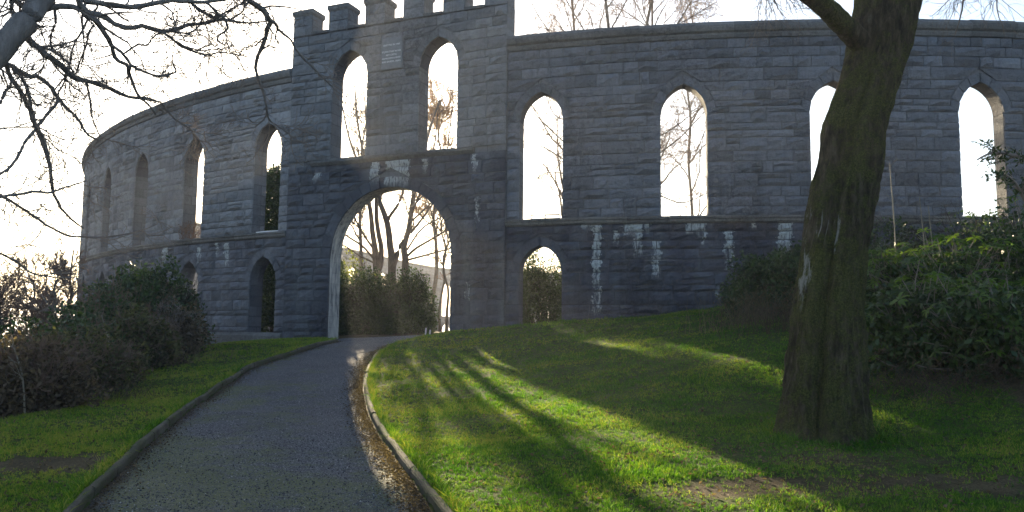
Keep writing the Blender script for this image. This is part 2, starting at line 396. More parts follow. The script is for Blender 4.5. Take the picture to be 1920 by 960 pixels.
def lay_stones(surf, s0, s1, zlist, ops, mat, parent, limit=300, wmean=.54, bulge=.058, zo=None, visible=None, tone=(.78, 1.2), maxs=1e9):
    stones = []
    def add(c, bl, nx=4, nz=4, rim=0.):
        t = float(rng.uniform(*tone))
        if rng.random() < .10: t *= .82
        if rng.random() < .06: t *= 1.15
        stones.append((c, bl*float(rng.uniform(.5, 1.3)), rim, t, nx, nz))
    for z0, z1 in zip(zlist[:-1], zlist[1:]):
        blocks = []
        for o in ops:
            if z1 <= o.sill+1e-3 or z0 >= o.top_off-1e-3: continue
            if z0 < o.sp-1e-3: b0 = b1 = o.w/2
            else: b0, b1 = o.half(z0, o.b), o.half(min(z1, o.top_off), o.b)
            blocks.append((o.c, b0, b1))
        blocks.sort()
        L0 = L1 = s0; iv = []
        for c, b0, b1 in blocks:
            if c-max(b0, b1) < s0+.01: L0, L1 = c+b0, c+b1; continue
            if c+max(b0, b1) > s1: 
                iv.append((L0, c-b0, L1, c-b1)); L0 = L1 = None; break
            iv.append((L0, c-b0, L1, c-b1)); L0, L1 = c+b0, c+b1
        if L0 is not None: iv.append((L0, s1, L1, s1))
        for a0, a1, t0, t1 in iv:
            lo, hi = max(a0, t0), min(a1, t1); w = hi-lo
            if w < .1: continue
            n = max(1, int(round(w/(wmean*rng.uniform(.85, 1.2)))))
            wt = rng.uniform(.55, 1.5, n); cs = lo+np.r_[0, np.cumsum(wt)/wt.sum()]*w
            for i in range(n):
                bl = (a0 if i == 0 else cs[i]); br = (a1 if i == n-1 else cs[i+1])
                tl = (t0 if i == 0 else cs[i]); tr = (t1 if i == n-1 else cs[i+1])
                # now and then a course splits into two thinner stones
                if z1-z0 > .30 and rng.random() < .22 and n > 1 and 0 < i < n-1:
                    zm = z0+(z1-z0)*rng.uniform(.42, .6)
                    add([(bl, z0), (br, z0), (br, zm), (bl, zm)], bulge); add([(bl, zm), (br, zm), (tr, z1), (tl, z1)], bulge)
                else: add([(bl, z0), (br, z0), (tr, z1), (tl, z1)], bulge)
    for o in ops:           # voussoirs of dressed stone round every arch head
        rho, b = o.rho, o.b; cx = rho-o.w/2
        amax = math.acos(min(1, cx/rho)) if rho > o.w/2+1e-6 else math.pi/2
        amax2 = math.atan2(math.sqrt((rho+b)**2-cx*cx), cx)
        n = max(3, int(round(rho*amax/(.30 if o.w < 2 else .34))))
        for sg in (-1, 1):
            for k in range(n):
                q = []
                for kk, rr in ((k, rho), (k+1, rho), (k+1, rho+b), (k, rho+b)):
                    am = amax if rr == rho else amax2
                    a = am*kk/n
                    q.append((o.c+sg*(rr*math.cos(a)-cx), o.sp+rr*math.sin(a)))
                c = [q[0], q[3], q[2], q[1]] if sg > 0 else [q[3], q[0], q[1], q[2]]
                stones.append((c, .022, .004, float(rng.uniform(.80, 1.1)), 3, 3))
    size = []
    for st in stones:
        cen = np.mean(st[0], 0); zz = cen[1]
        P = surf(np.float64(cen[0]), zz, 0.); x, y = proj(P)
        inv = 0 < x < 1920 and -30 < y < 960
        c = np.array(st[0]); pj = [proj(surf(np.float64(q[0]), q[1], 0.)) for q in c]
        A = abs(sum(pj[i][0]*pj[(i+1) % 4][1]-pj[(i+1) % 4][0]*pj[i][1] for i in range(4)))/2
        if visible is not None and not visible(x, y): A *= .1
        size.append(A if inv else 0)
    order = np.argsort(-np.array(size)); rest = ([], [], [], []); base = 0
    for rank, i in enumerate(order):
        c, bl, rim, t, nx, nz = stones[i]
        if size[i] == 0 and abs(np.mean(c, 0)[0]) > maxs: continue
        V, Fs, uv = stone_patch(surf, c, bl, rim, nx=nx, nz=nz)
        if rank < limit:
            mesh_obj('stone', V, Fs, mat, parent, uv=uv, tone=np.full(len(V), t))
        else:
            rest[0].append(V); rest[1].extend([tuple(k+base for k in f) for f in Fs]); rest[2].append(uv); rest[3].append(np.full(len(V), t)); base += len(V)
    if rest[0]:
        o = mesh_obj('stone_courses', np.vstack(rest[0]), rest[1], mat, parent, uv=np.vstack(rest[2]), tone=np.concatenate(rest[3]))
        o['kind'] = 'stuff'

def courses(z0, z1, mean=.34, extra=()):
    marks = sorted([z0, z1]+[e for e in extra if z0+.05 < e < z1-.05]); out = [z0]
    for a, b in zip(marks[:-1], marks[1:]):
        n = max(1, int(round((b-a)/mean))); wt = rng.uniform(.62, 1.4, n); out += list(a+np.cumsum(wt)/wt.sum()*(b-a))
    return out

def sweep_blocks(name, surf, s0, s1, profile, length, mat, parent, gap=.006, zo=0., seg=.45, deep=0.):
    """moulded course: blocks of a profile [(d,z)...] set end to end"""
    n = max(1, int(round((s1-s0)/length))); e = np.linspace(s0, s1, n+1); pr = np.array(profile)
    for a, b in zip(e[:-1], e[1:]):
        a += gap/2; b -= gap/2; k = max(2, int((b-a)/seg)+1); ss = np.linspace(a, b, k); V = []; uv = []
        jz = rng.uniform(-.008, .008); jd = rng.uniform(-.006, .010)
        for s in ss:
            wob = rng.uniform(-.006, .006, len(pr))
            for (d, z), q in zip(pr, wob): V.append(surf(np.float64(s), z+zo+jz+q, d+jd+q*.6)); uv.append((s, z))
        m = len(pr); Fs = []
        for i in range(k-1):
            for j in range(m):
                j2 = (j+1) % m; Fs.append((i*m+j, (i+1)*m+j, (i+1)*m+j2, i*m+j2))
        Fs.append(tuple(range(m))); Fs.append(tuple(range((k-1)*m, k*m))[::-1])
        mesh_obj(name, V, Fs, mat, parent, uv=uv, tone=np.full(len(V), rng.uniform(.8, 1.25)))

def sector_windows(k0, k1, left=False):
    up, low = [], []
    for k in range(k0, k1+1):
        c = (PHI0+k*DPHI)*RAD if not left else (PHI0-GAP-k*DPHI)*RAD
        up.append(Op(c, 1.25, LEDGE+.06, 7.62, 8.47))
    return up
SG_L = ring_s(536, 500)[0]; SG_R = ring_s(948, 500)[0]
LEDGE_P = [(-.02, 4.60), (.05, 4.60), (.09, 4.64), (.09, 4.70), (.13, 4.72), (.13, 4.765), (.0, 4.80), (-.02, 4.80)]
COPE_P = [(-.02, 9.72), (.05, 9.72), (.08, 9.80), (.06, 9.86), (.13, 9.90), (.16, 9.98), (.16, 10.06), (.02, 10.19), (-.20, 10.23), (-.47, 10.19), (-.58, 10.06), (-.58, 9.98), (-.44, 9.90), (-.44, 9.72)]
# the right-hand curtain wall
g = ground(*ring(np.float64((PHI0)*RAD), 0, 0)[:2])[0]
wallR = empty('ring_wall', tuple(ring(np.float64(-4.), 1.9, 0)), 'dark curved granite wall with tall pointed windows running right from the gate, white lime streaks below its ledge', 'wall')
upR = sector_windows(0, 6); door = Op(PHI0*RAD, 1.23, .5, 3.28, 4.04)
SR1 = (PHI0+5.5*DPHI)*RAD
upR = [o for o in upR if o.c < SR1]
wall_core('wall_core', ring, SG_R-.22, SR1, -.5, 9.95, WALL_T, upR+[door], M_CORE, wallR)
zr = courses(.9, 4.60, .285, (3.28,)); zu = courses(4.80, 9.72, .28, (7.62,))
visR = lambda x, y: not ((1480 < x < 1690 and y > 60) or (x > 1640 and y > 420) or y > 640)
lay_stones(ring, SG_R, SR1, zr+zu, upR+[door], M_STONE_R, wallR, 300, visible=visR)
sweep_blocks('ledge_stone', ring, SG_R, SR1, LEDGE_P, 1.15, M_LEDGE, wallR)
sweep_blocks('coping_stone', ring, SG_R, SR1, COPE_P, 1.25, M_LEDGE, wallR)
# the left-hand curtain wall
wallL = empty('ring_wall', tuple(ring(np.float64(-22.), 1.2, 0)), 'hazy grey curved granite wall with pointed windows sweeping away left of the gate', 'wall')
upL = sector_windows(0, 4, True); SL0 = upL[-1].c-DPHI*RAD/2
lowL = [Op(o.c, 1.2, 1.52, 3.2, 4.0) for o in upL]
zl_ = courses(-.6, 4.60, .29, (1.52, 3.2))
wall_core('wall_core', ring, SL0, SG_L+.22, -3., 9.95, .56, upL+lowL, M_CORE, wallL)
lay_stones(ring, SL0, SG_L, zl_+courses(4.80, 9.72, .29, (7.62,)), upL+lowL, M_STONE_L, wallL, 300, visible=lambda x, y: not (x < 360 and y > 500))
sweep_blocks('ledge_stone', ring, SL0, SG_L, LEDGE_P, 1.15, M_LEDGE, wallL)
sweep_blocks('coping_stone', ring, SL0, SG_L, COPE_P, 1.25, M_LEDGE, wallL)
# plinth at the foot of the left wall beside the gate
sweep_blocks('plinth_stone', ring, lowL[1].c-.9, SG_L, [(-.02, 1.0), (.16, 1.0), (.16, 1.42), (.10, 1.50), (-.02, 1.52)], 1.1, M_LEDGE, wallL)
# the far side of the ring
s_a = SR1; s_b = SL0+2*math.pi*RAD; nb = int(round((s_b-s_a)/(DPHI*RAD))); pitch = (s_b-s_a)/nb
_sf = min(np.linspace(s_a, s_b, 4000), key=lambda q: abs(proj(ring(np.float64(q), 6., 0))[0]-835)+(1e5 if ring(np.float64(q), 0, 0)[1] < 60 else 0))
_off = ((_sf-s_a)/pitch-.5) % 1.0
farU = [Op(s_a+(i+.5+_off)*pitch, 1.35, LEDGE+.06, 7.62, 8.47) for i in range(nb-1)]
farL = [Op(s_a+(i+.5+_off)*pitch, 1.2, 1.5, 3.2, 4.0) for i in range(nb) if 12 < i < nb-6]
def far_drop(s):
    ph = s/RAD; x = CX+RAD*math.sin(ph); y = CY-RAD*math.cos(ph)
    if y < 70: return 0.
    px = 960+F_PX*x/y
    return -1.5*float(smooth(px, 600, 860))
wallF = empty('ring_wall', (CX, CY+RAD, 1.), 'distant far side of the granite ring seen through the gate arch, brown against the sky', 'wall')
wall_core('wall_core', ring, s_a, s_b, -14., 9.95, WALL_T+.15, farU+farL, M_BRICKY, wallF, dfront=0., zoff=far_drop)
def ring_far(s, z, d): return ring(s, z+far_drop(float(s)), d)
sweep_blocks('coping_course', ring_far, s_a, s_b, COPE_P, 9.5, M_LEDGE, wallF, gap=.0, seg=1.2)

# ------------------------------------------------------------------ gatehouse
gh = empty('gatehouse', tuple(gate(np.float64(0.), 1.4, 0)), 'tall flat battlemented granite gatehouse with round entrance arch, two pointed windows and a plaque', 'gatehouse')
GTH = .60; STR = 6.94
gops = [Op(0., 4.24, 0., 3.85, 5.97, .34), Op(-1.58, 1.30, STR+.03, 9.63, 10.48), Op(1.59, 1.30, STR+.03, 9.63, 10.48)]
wall_core('wall_core', gate, -GHW, GHW, -.5, 11.20, GTH, gops, M_CORE, gh, extra_m=M_LIME)
arch_lo = Op(0., 4.24, 0., 3.85, 5.97, .34)
lay_stones(gate, -GHW, GHW, courses(1.2, STR-.12, .29, (3.85,)), [arch_lo], M_STONE_G, gh, 190, tone=(.80, 1.16))
lay_stones(gate, -GHW, GHW, courses(STR+.05, 11.14, .29, (9.63,)), gops[1:], M_STONE_G, gh, 300, tone=(.84, 1.22))
# side returns where the gatehouse stands above the ring wall
def side_surf(sign):
    def f(s, z, d):     # s along the depth 0..GTH, front to back
        base = gate(np.float64(sign*GHW), 0, 0)
        sg = sign
        return np.array([base[0]+GT_[0]*sg*d-GN_[0]*s, base[1]+GT_[1]*sg*d-GN_[1]*s, z+0*s])
    return f
for sign in (-1, 1):
    sf = side_surf(sign); zz = courses(10.2, 11.2, .34)
    for z0, z1 in zip(zz[:-1], zz[1:]):
        c = [(0.01, z0), (GTH, z0), (GTH, z1), (0.01, z1)]
        if sign < 0: c = [c[1], c[0], c[3], c[2]]
        V, Fs, uv = stone_patch(sf, c, .03, 0.)
        mesh_obj('stone', V, Fs, M_STONE_G, gh, uv=uv, tone=np.full(len(V), rng.uniform(.8, 1.2)))
# string course (stops short of the corners, as in the photograph) with weathered top
s_l = gate_s(585, 305)[0]; s_r = gate_s(890, 277)[0]
sweep_blocks('string_course_stone', gate, s_l, s_r, [(-.02, 6.80), (.05, 6.80), (.09, 6.85), (.12, 6.88), (.12, 6.93), (.0, 6.985), (-.02, 6.985)], .95, M_LEDGE, gh)
# window sills of pale stone
for o in gops[1:]:
    sweep_blocks('window_sill', gate, o.c-.62, o.c+.62, [(-.05, 6.975), (.02, 6.975), (.02, 7.01), (-.45, 7.03), (-.6, 7.0), (-.6, 6.975)], 1.24, M_LEDGE, gh)
# merlons
mw, cw = .735, .65; x0 = -GHW
def box_pts(surf, s0, s1, z0, z1, d0, d1):
    return [surf(np.float64(s), z, d) for z in (z0, z1) for d in (d0, d1) for s in (s0, s1)]
for i in range(6):
    a = x0+i*(mw+cw); b = a+mw
    V = np.array(box_pts(gate, a, b, 11.18, 11.86, -GTH+.01, -.015)); Fs = [(0, 1, 3, 2), (4, 6, 7, 5), (0, 4, 5, 1), (2, 3, 7, 6), (0, 2, 6, 4), (1, 5, 7, 3)]
    m_ = mesh_obj('merlon', V, Fs, M_CORE, gh, uv=[(v[0], v[2]) for v in V])
    for (z0, z1) in ((11.18, 11.52), (11.52, 11.86)):
        cs = [a, a+mw*rng.uniform(.35, .65), b] if (i+int(z0*10)) % 2 else [a, b]
        for p, q in zip(cs[:-1], cs[1:]):
            V, Fs, uv = stone_patch(gate, [(p, z0), (q, z0), (q, z1), (p, z1)], .03, 0.)
            mesh_obj('stone', V, Fs, M_STONE_G, m_, uv=uv, tone=np.full(len(V), rng.uniform(.85, 1.25)))
        sf = lambda s, z, d, b=b: np.array([gate(np.float64(b), 0, 0)[0]+GT_[0]*d-GN_[0]*s, gate(np.float64(b), 0, 0)[1]+GT_[1]*d-GN_[1]*s, z+0*s])
        V, Fs, uv = stone_patch(sf, [(.02, z0), (GTH-.02, z0), (GTH-.02, z1), (.02, z1)], .02, 0.)
        mesh_obj('stone', V, Fs, M_STONE_G, m_, uv=uv, tone=np.full(len(V), rng.uniform(.85, 1.2)))
    # chamfered coping on each merlon
    o_ = .045
    rings = [(0, 11.84), (o_, 11.92), (o_, 12.04), (-.03, 12.09)]
    V, Fs = [], []
    for e, z in rings:
        for s, d in ((a-e, e), (b+e, e), (b+e, -GTH-e), (a-e, -GTH-e)):
            jj = rng.uniform(-.012, .012); V.append(gate(np.float64(s+jj), z+jj, d+jj*.5))
    for r_ in range(3):
        for k in range(4): k2 = (k+1) % 4; Fs.append((r_*4+k, r_*4+k2, r_*4+4+k2, r_*4+4+k))
    Fs += [(3, 2, 1, 0), (12, 13, 14, 15)]
    mesh_obj('coping', V, Fs, M_LEDGE, m_, uv=[(v[0], v[2]) for v in V], tone=np.full(len(V), rng.uniform(1.2, 1.6)))
for i in range(5):
    a = x0+i*(mw+cw)+mw+.004; b = a+cw-.008
    sweep_blocks('crenel_sill', gate, a, b, [(-.02, 11.16), (.05, 11.16), (.05, 11.25), (-.3, 11.30), (-GTH-.05, 11.25), (-GTH-.05, 11.16)], cw, M_LEDGE, gh)
# plaque with its inscription
M_PLAQ = NB('plaque slate'); _p = M_PLAQ; M_PLAQ = _p.done(_p.ramp(_p.noise(_p.pos(), 9, 4), [(.3, (.17, .17, .175)), (.7, (.23, .23, .235))]), .6)
M_LET = NB('inscription').done((.62, .62, .62), .8)
plx0, plx1, plz0, plz1 = -.38, .37, 9.63, 10.63
V = []; e = .05
for s, z, d in [(plx0, plz0, -.02), (plx1, plz0, -.02), (plx1, plz1, -.02), (plx0, plz1, -.02), (plx0, plz0, .07), (plx1, plz0, .07), (plx1, plz1, .07), (plx0, plz1, .07),
                (plx0+.03, plz0+.03, .085), (plx1-.03, plz0+.03, .085), (plx1-.03, plz1-.03, .085), (plx0+.03, plz1-.03, .085)]:
    V.append(gate(np.float64(s), z, d))
Fs = [(0, 1, 5, 4), (1, 2, 6, 5), (2, 3, 7, 6), (3, 0, 4, 7), (4, 5, 9, 8), (5, 6, 10, 9), (6, 7, 11, 10), (7, 4, 8, 11), (8, 9, 10, 11)]
plaque = mesh_obj('plaque', V, Fs, M_PLAQ, gh)
rotm = Matrix(((GT_[0], 0, GN_[0]), (GT_[1], 0, GN_[1]), (0, 1, 0)))
for txt, zc, size in (('ERECTED IN 1900', 10.38, .056), ('BY JOHN STUART McCAIG', 10.17, .056), ('ART CRITIC', 10.06, .056), ('AND PHILOSOPHICAL ESSAYIST', 9.96, .050), ('AND BANKER, OBAN', 9.85, .056)):
    cu = bpy.data.curves.new('inscription', 'FONT'); cu.body = txt; cu.size = size*1.35; cu.align_x = 'CENTER'; cu.extrude = .002; cu.resolution_u = 2; cu.offset = .0012
    to = bpy.data.objects.new('inscription_tmp', cu); COL.objects.link(to)
    dg = bpy.context.evaluated_depsgraph_get(); me = bpy.data.meshes.new_from_object(to.evaluated_get(dg)); COL.objects.unlink(to); bpy.data.objects.remove(to)
    wv = max(v.co.x for v in me.vertices)-min(v.co.x for v in me.vertices); k = min(1, .66/wv)
    org = Vector(gate(np.float64(-.005), zc, .088))-Vector(gh.location)
    for v in me.vertices: v.co = org+rotm @ Vector((v.co.x*k, v.co.y, v.co.z))
    me.materials.clear(); me.materials.append(M_LET)
    o = bpy.data.objects.new('lettering', me); COL.objects.link(o); o.parent = plaque

# wooden bench behind the first window right of the gate, pale sill in the window left of it
M_WOOD = NB('weathered wood').done((.16, .13, .11), .8)
def bar(a, b, w_, h_, mat, name, parent):
    a = np.array(a); b = np.array(b); d = (b-a)/np.linalg.norm(b-a); u = np.array([0, 0, 1.]) if abs(d[2]) < .9 else np.array([1., 0, 0])
    s = np.cross(d, u); s /= np.linalg.norm(s); u = np.cross(s, d)
    V = [p+s*i*w_/2+u*j*h_/2 for p in (a, b) for i, j in ((-1, -1), (1, -1), (1, 1), (-1, 1))]
    return mesh_obj(name, V, [(0, 1, 2, 3), (7, 6, 5, 4), (0, 4, 5, 1), (1, 5, 6, 2), (2, 6, 7, 3), (3, 7, 4, 0)], mat, parent)
bc = PHI0*RAD
B = lambda s, z, d: ring(np.float64(s), z, d)
bench = empty('bench', tuple(B(bc, 4.8, -.4)), 'low dark wooden bench back behind the sill of the first window right of the gate', 'bench')
bar(B(bc-.38, 4.97, -.42), B(bc+.48, 4.97, -.42), .03, .035, M_WOOD, 'top_rail', bench)
bar(B(bc-.38, 4.86, -.42), B(bc+.48, 4.86, -.42), .03, .03, M_WOOD, 'lower_rail', bench)
for q in (-.36, .05, .46): bar(B(bc+q, 4.78, -.42), B(bc+q, 4.97, -.42), .035, .03, M_WOOD, 'leg', bench)
M_PALE = NB('pale slab').done((.75, .75, .76), .4)
sl = empty('sill_slab', tuple(B(upL[0].c, 4.8, -.2)), 'pale slab on the sill of the window just left of the gate', 'slab')
sweep_blocks('slab', ring, upL[0].c-.45, upL[0].c+.6, [(-.42, 4.80), (-.05, 4.80), (-.05, 4.85), (-.42, 4.87)], 1.05, M_PALE, sl)

# ------------------------------------------------------------------ terrain mesh
def axis(fine0, fine1, h, lo, hi, gr=1.16):
    a = list(np.arange(fine0, fine1+1e-6, h)); x = fine0; st = h
    L = []
    while x > lo: st *= gr; x -= st; L.append(x)
    x = fine1; st = h; Rr = []
    while x < hi: st *= gr; x += st; Rr.append(x)
    return np.array(L[::-1]+a+Rr)
gx = axis(-8.5, 7.5, .085, -20000, 20000, 1.15); gy = axis(3.0, 25.5, .085, -6000, 25000, 1.15)
X, Y = np.meshgrid(gx, gy); Z = ground(X, Y); pts = np.stack([X.ravel(), Y.ravel()], 1)
ip = in_path(pts).reshape(X.shape)
Z = Z-.13*smooth(ip, -.02, .10)
V = np.stack([X.ravel(), Y.ravel(), Z.ravel()], 1); nxg = len(gx); nyg = len(gy)
ii = (np.arange(nyg-1)[:, None]*nxg+np.arange(nxg-1)[None]).ravel()
Fq = np.stack([ii, ii+1, ii+nxg+1, ii+nxg], 1)
n = NB('lawn soil'); pos = n.pos()
big = n.noise(pos, .5, 5, .6); md = n.noise(pos, 2.6, 6, .65); fn = n.noise(pos, 45, 4, .7)
green = n.ramp(n.math('ADD', n.math('MULTIPLY', md, .6), n.math('MULTIPLY', fn, .4)), [(.32, (.02, .03, .008)), (.5, (.045, .07, .014)), (.7, (.10, .115, .026))])
soil = n.ramp(n.math('ADD', n.math('MULTIPLY', fn, .6), n.math('MULTIPLY', md, .4)), [(.36, (.028, .022, .010)), (.5, (.075, .058, .030)), (.62, (.14, .11, .06))])
att = n.n('ShaderNodeAttribute', attribute_name='bare')
col = n.mix(n.ramp(n.math('ADD', att.outputs['Fac'], n.math('MULTIPLY', n.math('SUBTRACT', n.noise(pos, 2.2, 6, .7), .5), 1.1)), [(.42, 0.), (.62, 1.)]), green, soil)
M_GROUND = n.done(col, .95, n.bump(n.math('ADD', fn, n.math('MULTIPLY', md, 2)), .8, .05), .1)
TREE_B = gp(1550, 818)
BARE = [(gp(130, 868), 1.1, .55, 1.), (gp(1530, 850), 1.6, .9, .62), (gp(1420, 910), 1.1, .5, .75), (gp(1820, 905), 2.2, .8, .72), (gp(1600, 925), 1.0, .3, .66), (gp(1290, 905), .5, .25, .55), (gp(1700, 870), 1.5, .6, .55), (gp(850, 640), 1.0, .7, .5)]
def bare_mask(x, y):
    m = np.zeros(np.shape(x))
    for c, rx, ry, a in BARE: m = np.maximum(m, a*np.exp(-(((x-c[0])/rx)**2+((y-c[1])/ry)**2)))
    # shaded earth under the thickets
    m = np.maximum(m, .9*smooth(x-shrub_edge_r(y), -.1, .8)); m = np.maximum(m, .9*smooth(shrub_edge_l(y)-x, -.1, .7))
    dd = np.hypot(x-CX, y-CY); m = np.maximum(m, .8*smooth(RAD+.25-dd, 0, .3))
    return m
LE = np.array([gp(*q)[:2] for q in [(0, 800), (100, 765), (200, 715), (300, 678), (370, 655)]])
def shrub_edge_l(y): return np.interp(y, np.r_[0, LE[:, 1], 27], np.r_[LE[0, 0]-.5, LE[:, 0], LE[-1, 0]-.5])
RE = np.array([gp(*q)[:2] for q in [(1920, 830), (1830, 760), (1740, 700), (1660, 690)]])
RE = RE[np.argsort(RE[:, 1])]
def shrub_edge_r(y): return np.interp(y, np.r_[3, RE[:, 1], RE[-1, 1]+1.5, RE[-1, 1]+3.5, 21.5], np.r_[RE[0, 0]+1.5, RE[:, 0], RE[-1, 0]+.2, RE[-1, 0]-.2, 5.2])
terr = mesh_obj('ground', V, Fq, M_GROUND, None, smooth=True); tag(terr, kind='structure', label='green lawn rising to the wall and sloping off on the left')
a = terr.data.attributes.new('bare', 'FLOAT', 'POINT'); a.data.foreach_set('value', bare_mask(X, Y).ravel().astype(np.float32))

# path: fine strip between the kerbs
nL = 210; PLs = resample(Lfull, nL); PRs = resample(Rfull, nL); m = 26; V = []; UVp = []
cum = np.r_[0, np.cumsum(np.linalg.norm(np.diff((PLs+PRs)/2, axis=0), axis=1))]
for i in range(nL):
    for j in range(m):
        t = j/(m-1); p = PLs[i]*(1-t)+PRs[i]*t; V.append((p[0], p[1], 0)); UVp.append((t, cum[i]))
V = np.array(V); UVp = np.array(UVp); camb = .03*(1-(2*UVp[:, 0]-1)**2)
V[:, 2] = ground(V[:, 0], V[:, 1])-.065+camb+.004*vnoise(V[:, 0], V[:, 1], 6, 3)
ii = (np.arange(nL-1)[:, None]*m+np.arange(m-1)[None]).ravel(); Fq = np.stack([ii, ii+1, ii+m+1, ii+m], 1)
n = NB('path tarmac'); pos = n.pos(); uv = n.n('ShaderNodeUVMap').outputs[0]
sep = n.n('ShaderNodeSeparateXYZ'); n.put(sep.inputs[0], uv)
vor = n.n('ShaderNodeTexVoronoi'); n.put(vor.inputs['Vector'], pos); vor.inputs['Scale'].default_value = 110
cw_ = n.n('ShaderNodeSeparateColor'); n.put(cw_.inputs[0], vor.outputs['Color'])
chip = n.ramp(cw_.outputs[0], [(0., (.05, .05, .056)), (.6, (.095, .096, .106)), (.87, (.165, .166, .176)), (1., (.36, .36, .35))])
col = n.mix(n.ramp(n.noise(pos, 1.1, 5, .6), [(.35, 0.), (.7, .6)]), chip, n.mix(1., chip, (.6, .6, .62), 'MULTIPLY'))
moss = n.math('ADD', n.math('MULTIPLY', n.math('SUBTRACT', n.noise(pos, .9, 7, .74), .5), 2.6), n.math('MULTIPLY', n.math('ADD', n.math('SUBTRACT', 14.5, sep.outputs[1]), n.math('MULTIPLY', n.math('SUBTRACT', .5, sep.outputs[0]), 9.)), .030))
mossc = n.ramp(n.noise(pos, 30, 4), [(.3, (.05, .062, .012)), (.7, (.16, .175, .045))])
col = n.mix(n.math('MULTIPLY', n.ramp(moss, [(.05, 0.), (.36, .9)]), n.ramp(n.noise(pos, 60, 3), [(.4, .25), (.6, 1.)])), col, mossc)
edge = n.math('ABSOLUTE', n.math('SUBTRACT', sep.outputs[0], .5))
em = n.ramp(n.math('ADD', edge, n.math('MULTIPLY', n.math('SUBTRACT', n.noise(pos, 3, 6, .7), .5), .16)), [(.425, 0.), (.485, .9)])
dirt = n.ramp(n.noise(pos, 40, 4, .7), [(.3, (.02, .014, .009)), (.6, (.07, .045, .03)), (.8, (.15, .10, .07))])
col = n.mix(em, col, dirt)
nrm = n.bump(n.math('ADD', n.math('MULTIPLY', cw_.outputs[0], .8), n.noise(pos, 120, 2)), .9, .014)
M_PATH = n.done(col, n.ramp(n.noise(pos, 1.5, 3), [(.3, .75), (.7, .95)]), nrm, .2)
path = mesh_obj('path', V, Fq, M_PATH, None, smooth=True, uv=UVp); tag(path, kind='structure', label='dark gritty tarmac path curving up to the arch')

# kerbs: concrete edging stones with a rounded top
n = NB('kerb concrete'); pos = n.pos()
kc = n.ramp(n.noise(pos, 4, 6, .7), [(.34, (.05, .043, .033)), (.5, (.11, .095, .075)), (.68, (.20, .18, .14))])
kc = n.mix(n.ramp(n.noise(pos, 2.0, 6, .7), [(.44, 0.), (.58, .8)]), kc, (.045, .055, .02))
M_KERB = n.done(kc, .9, n.bump(n.noise(pos, 30, 5, .7), .8, .02), .2)
def kerb(c, side, label, zmax):
    L = np.r_[0, np.cumsum(np.linalg.norm(np.diff(c, axis=0), axis=1))]
    root = empty('kerb', (c[len(c)//2][0], c[len(c)//2][1], .4), label, None); root['kind'] = 'structure'
    nst = int(L[-1]/.92)
    for i in range(nst):
        u = np.linspace(i*L[-1]/nst+.006, (i+1)*L[-1]/nst-.006, 6)
        p = np.stack([np.interp(u, L, c[:, 0]), np.interp(u, L, c[:, 1])], 1)
        t = np.gradient(p, axis=0); t /= np.linalg.norm(t, axis=1)[:, None]; nrm_ = np.stack([t[:, 1], -t[:, 0]], 1)*side
        jz, jn = rng.uniform(-.012, .012), rng.uniform(-.008, .008)
        prof = [(-.034, -.20), (-.034, .0), (-.026, .018), (-.010, .028), (.010, .028), (.028, .018), (.036, .0), (.036, -.20)]
        V = []; tilt = rng.uniform(-.03, .03)
        g = ground(p[:, 0], p[:, 1])
        for k in range(6):
            for a_, z in prof:
                q = p[k]+nrm_[k]*(a_+jn+z*tilt*2); V.append((q[0], q[1], g[k]+z+jz+rng.uniform(-.002, .002)))
        mm = len(prof); Fs = [(k*mm+j, k*mm+(j+1) % mm, (k+1)*mm+(j+1) % mm, (k+1)*mm+j) for k in range(5) for j in range(mm)]
        Fs += [tuple(range(mm))[::-1], tuple(range(5*mm, 6*mm))]
        mesh_obj('kerb_stone', V, Fs, M_KERB, root, smooth=False)
kerb(resample(Lfull[:95], 200), -1, 'mossy concrete kerb along the left edge of the path', 0)
kerb(resample(RKc, 200), 1, 'pale worn concrete kerb curving along the right edge of the path', 0)
# ------------------------------------------------------------------ plants: vectorised tubes and leaves
def unit(v): return v/(np.linalg.norm(v, axis=-1, keepdims=True)+1e-9)
def tubes(P, R, k):
    """P (N,M,3) R (N,M) -> V, F (quads)"""
    N, Mm, _ = P.shape
    T = np.gradient(P, axis=1); T = unit(T)
    ref = np.where(np.abs(T[..., 2:3]) < .9, np.array([0, 0, 1.]), np.array([1., 0, 0]))
    A = unit(np.cross(T, ref)); B_ = np.cross(T, A)
    an = np.arange(k)*2*math.pi/k
    V = P[:, :, None]+R[:, :, None, None]*(A[:, :, None]*np.cos(an)[None, None, :, None]+B_[:, :, None]*np.sin(an)[None, None, :, None])
    base = (np.arange(N)[:, None, None]*Mm+np.arange(Mm-1)[None, :, None])*k
    j = np.arange(k)[None, None]; j2 = (np.arange(k)+1) % k; j2 = j2[None, None]
    Fq = np.stack([base+j, base+j2, base+k+j2, base+k+j], -1).reshape(-1, 4)
    return V.reshape(-1, 3), Fq
def join(parts):
    V, Fq, b = [], [], 0
    for v, f in parts: V.append(v); Fq.append(f+b); b += len(v)
    return np.vstack(V), np.vstack(Fq)
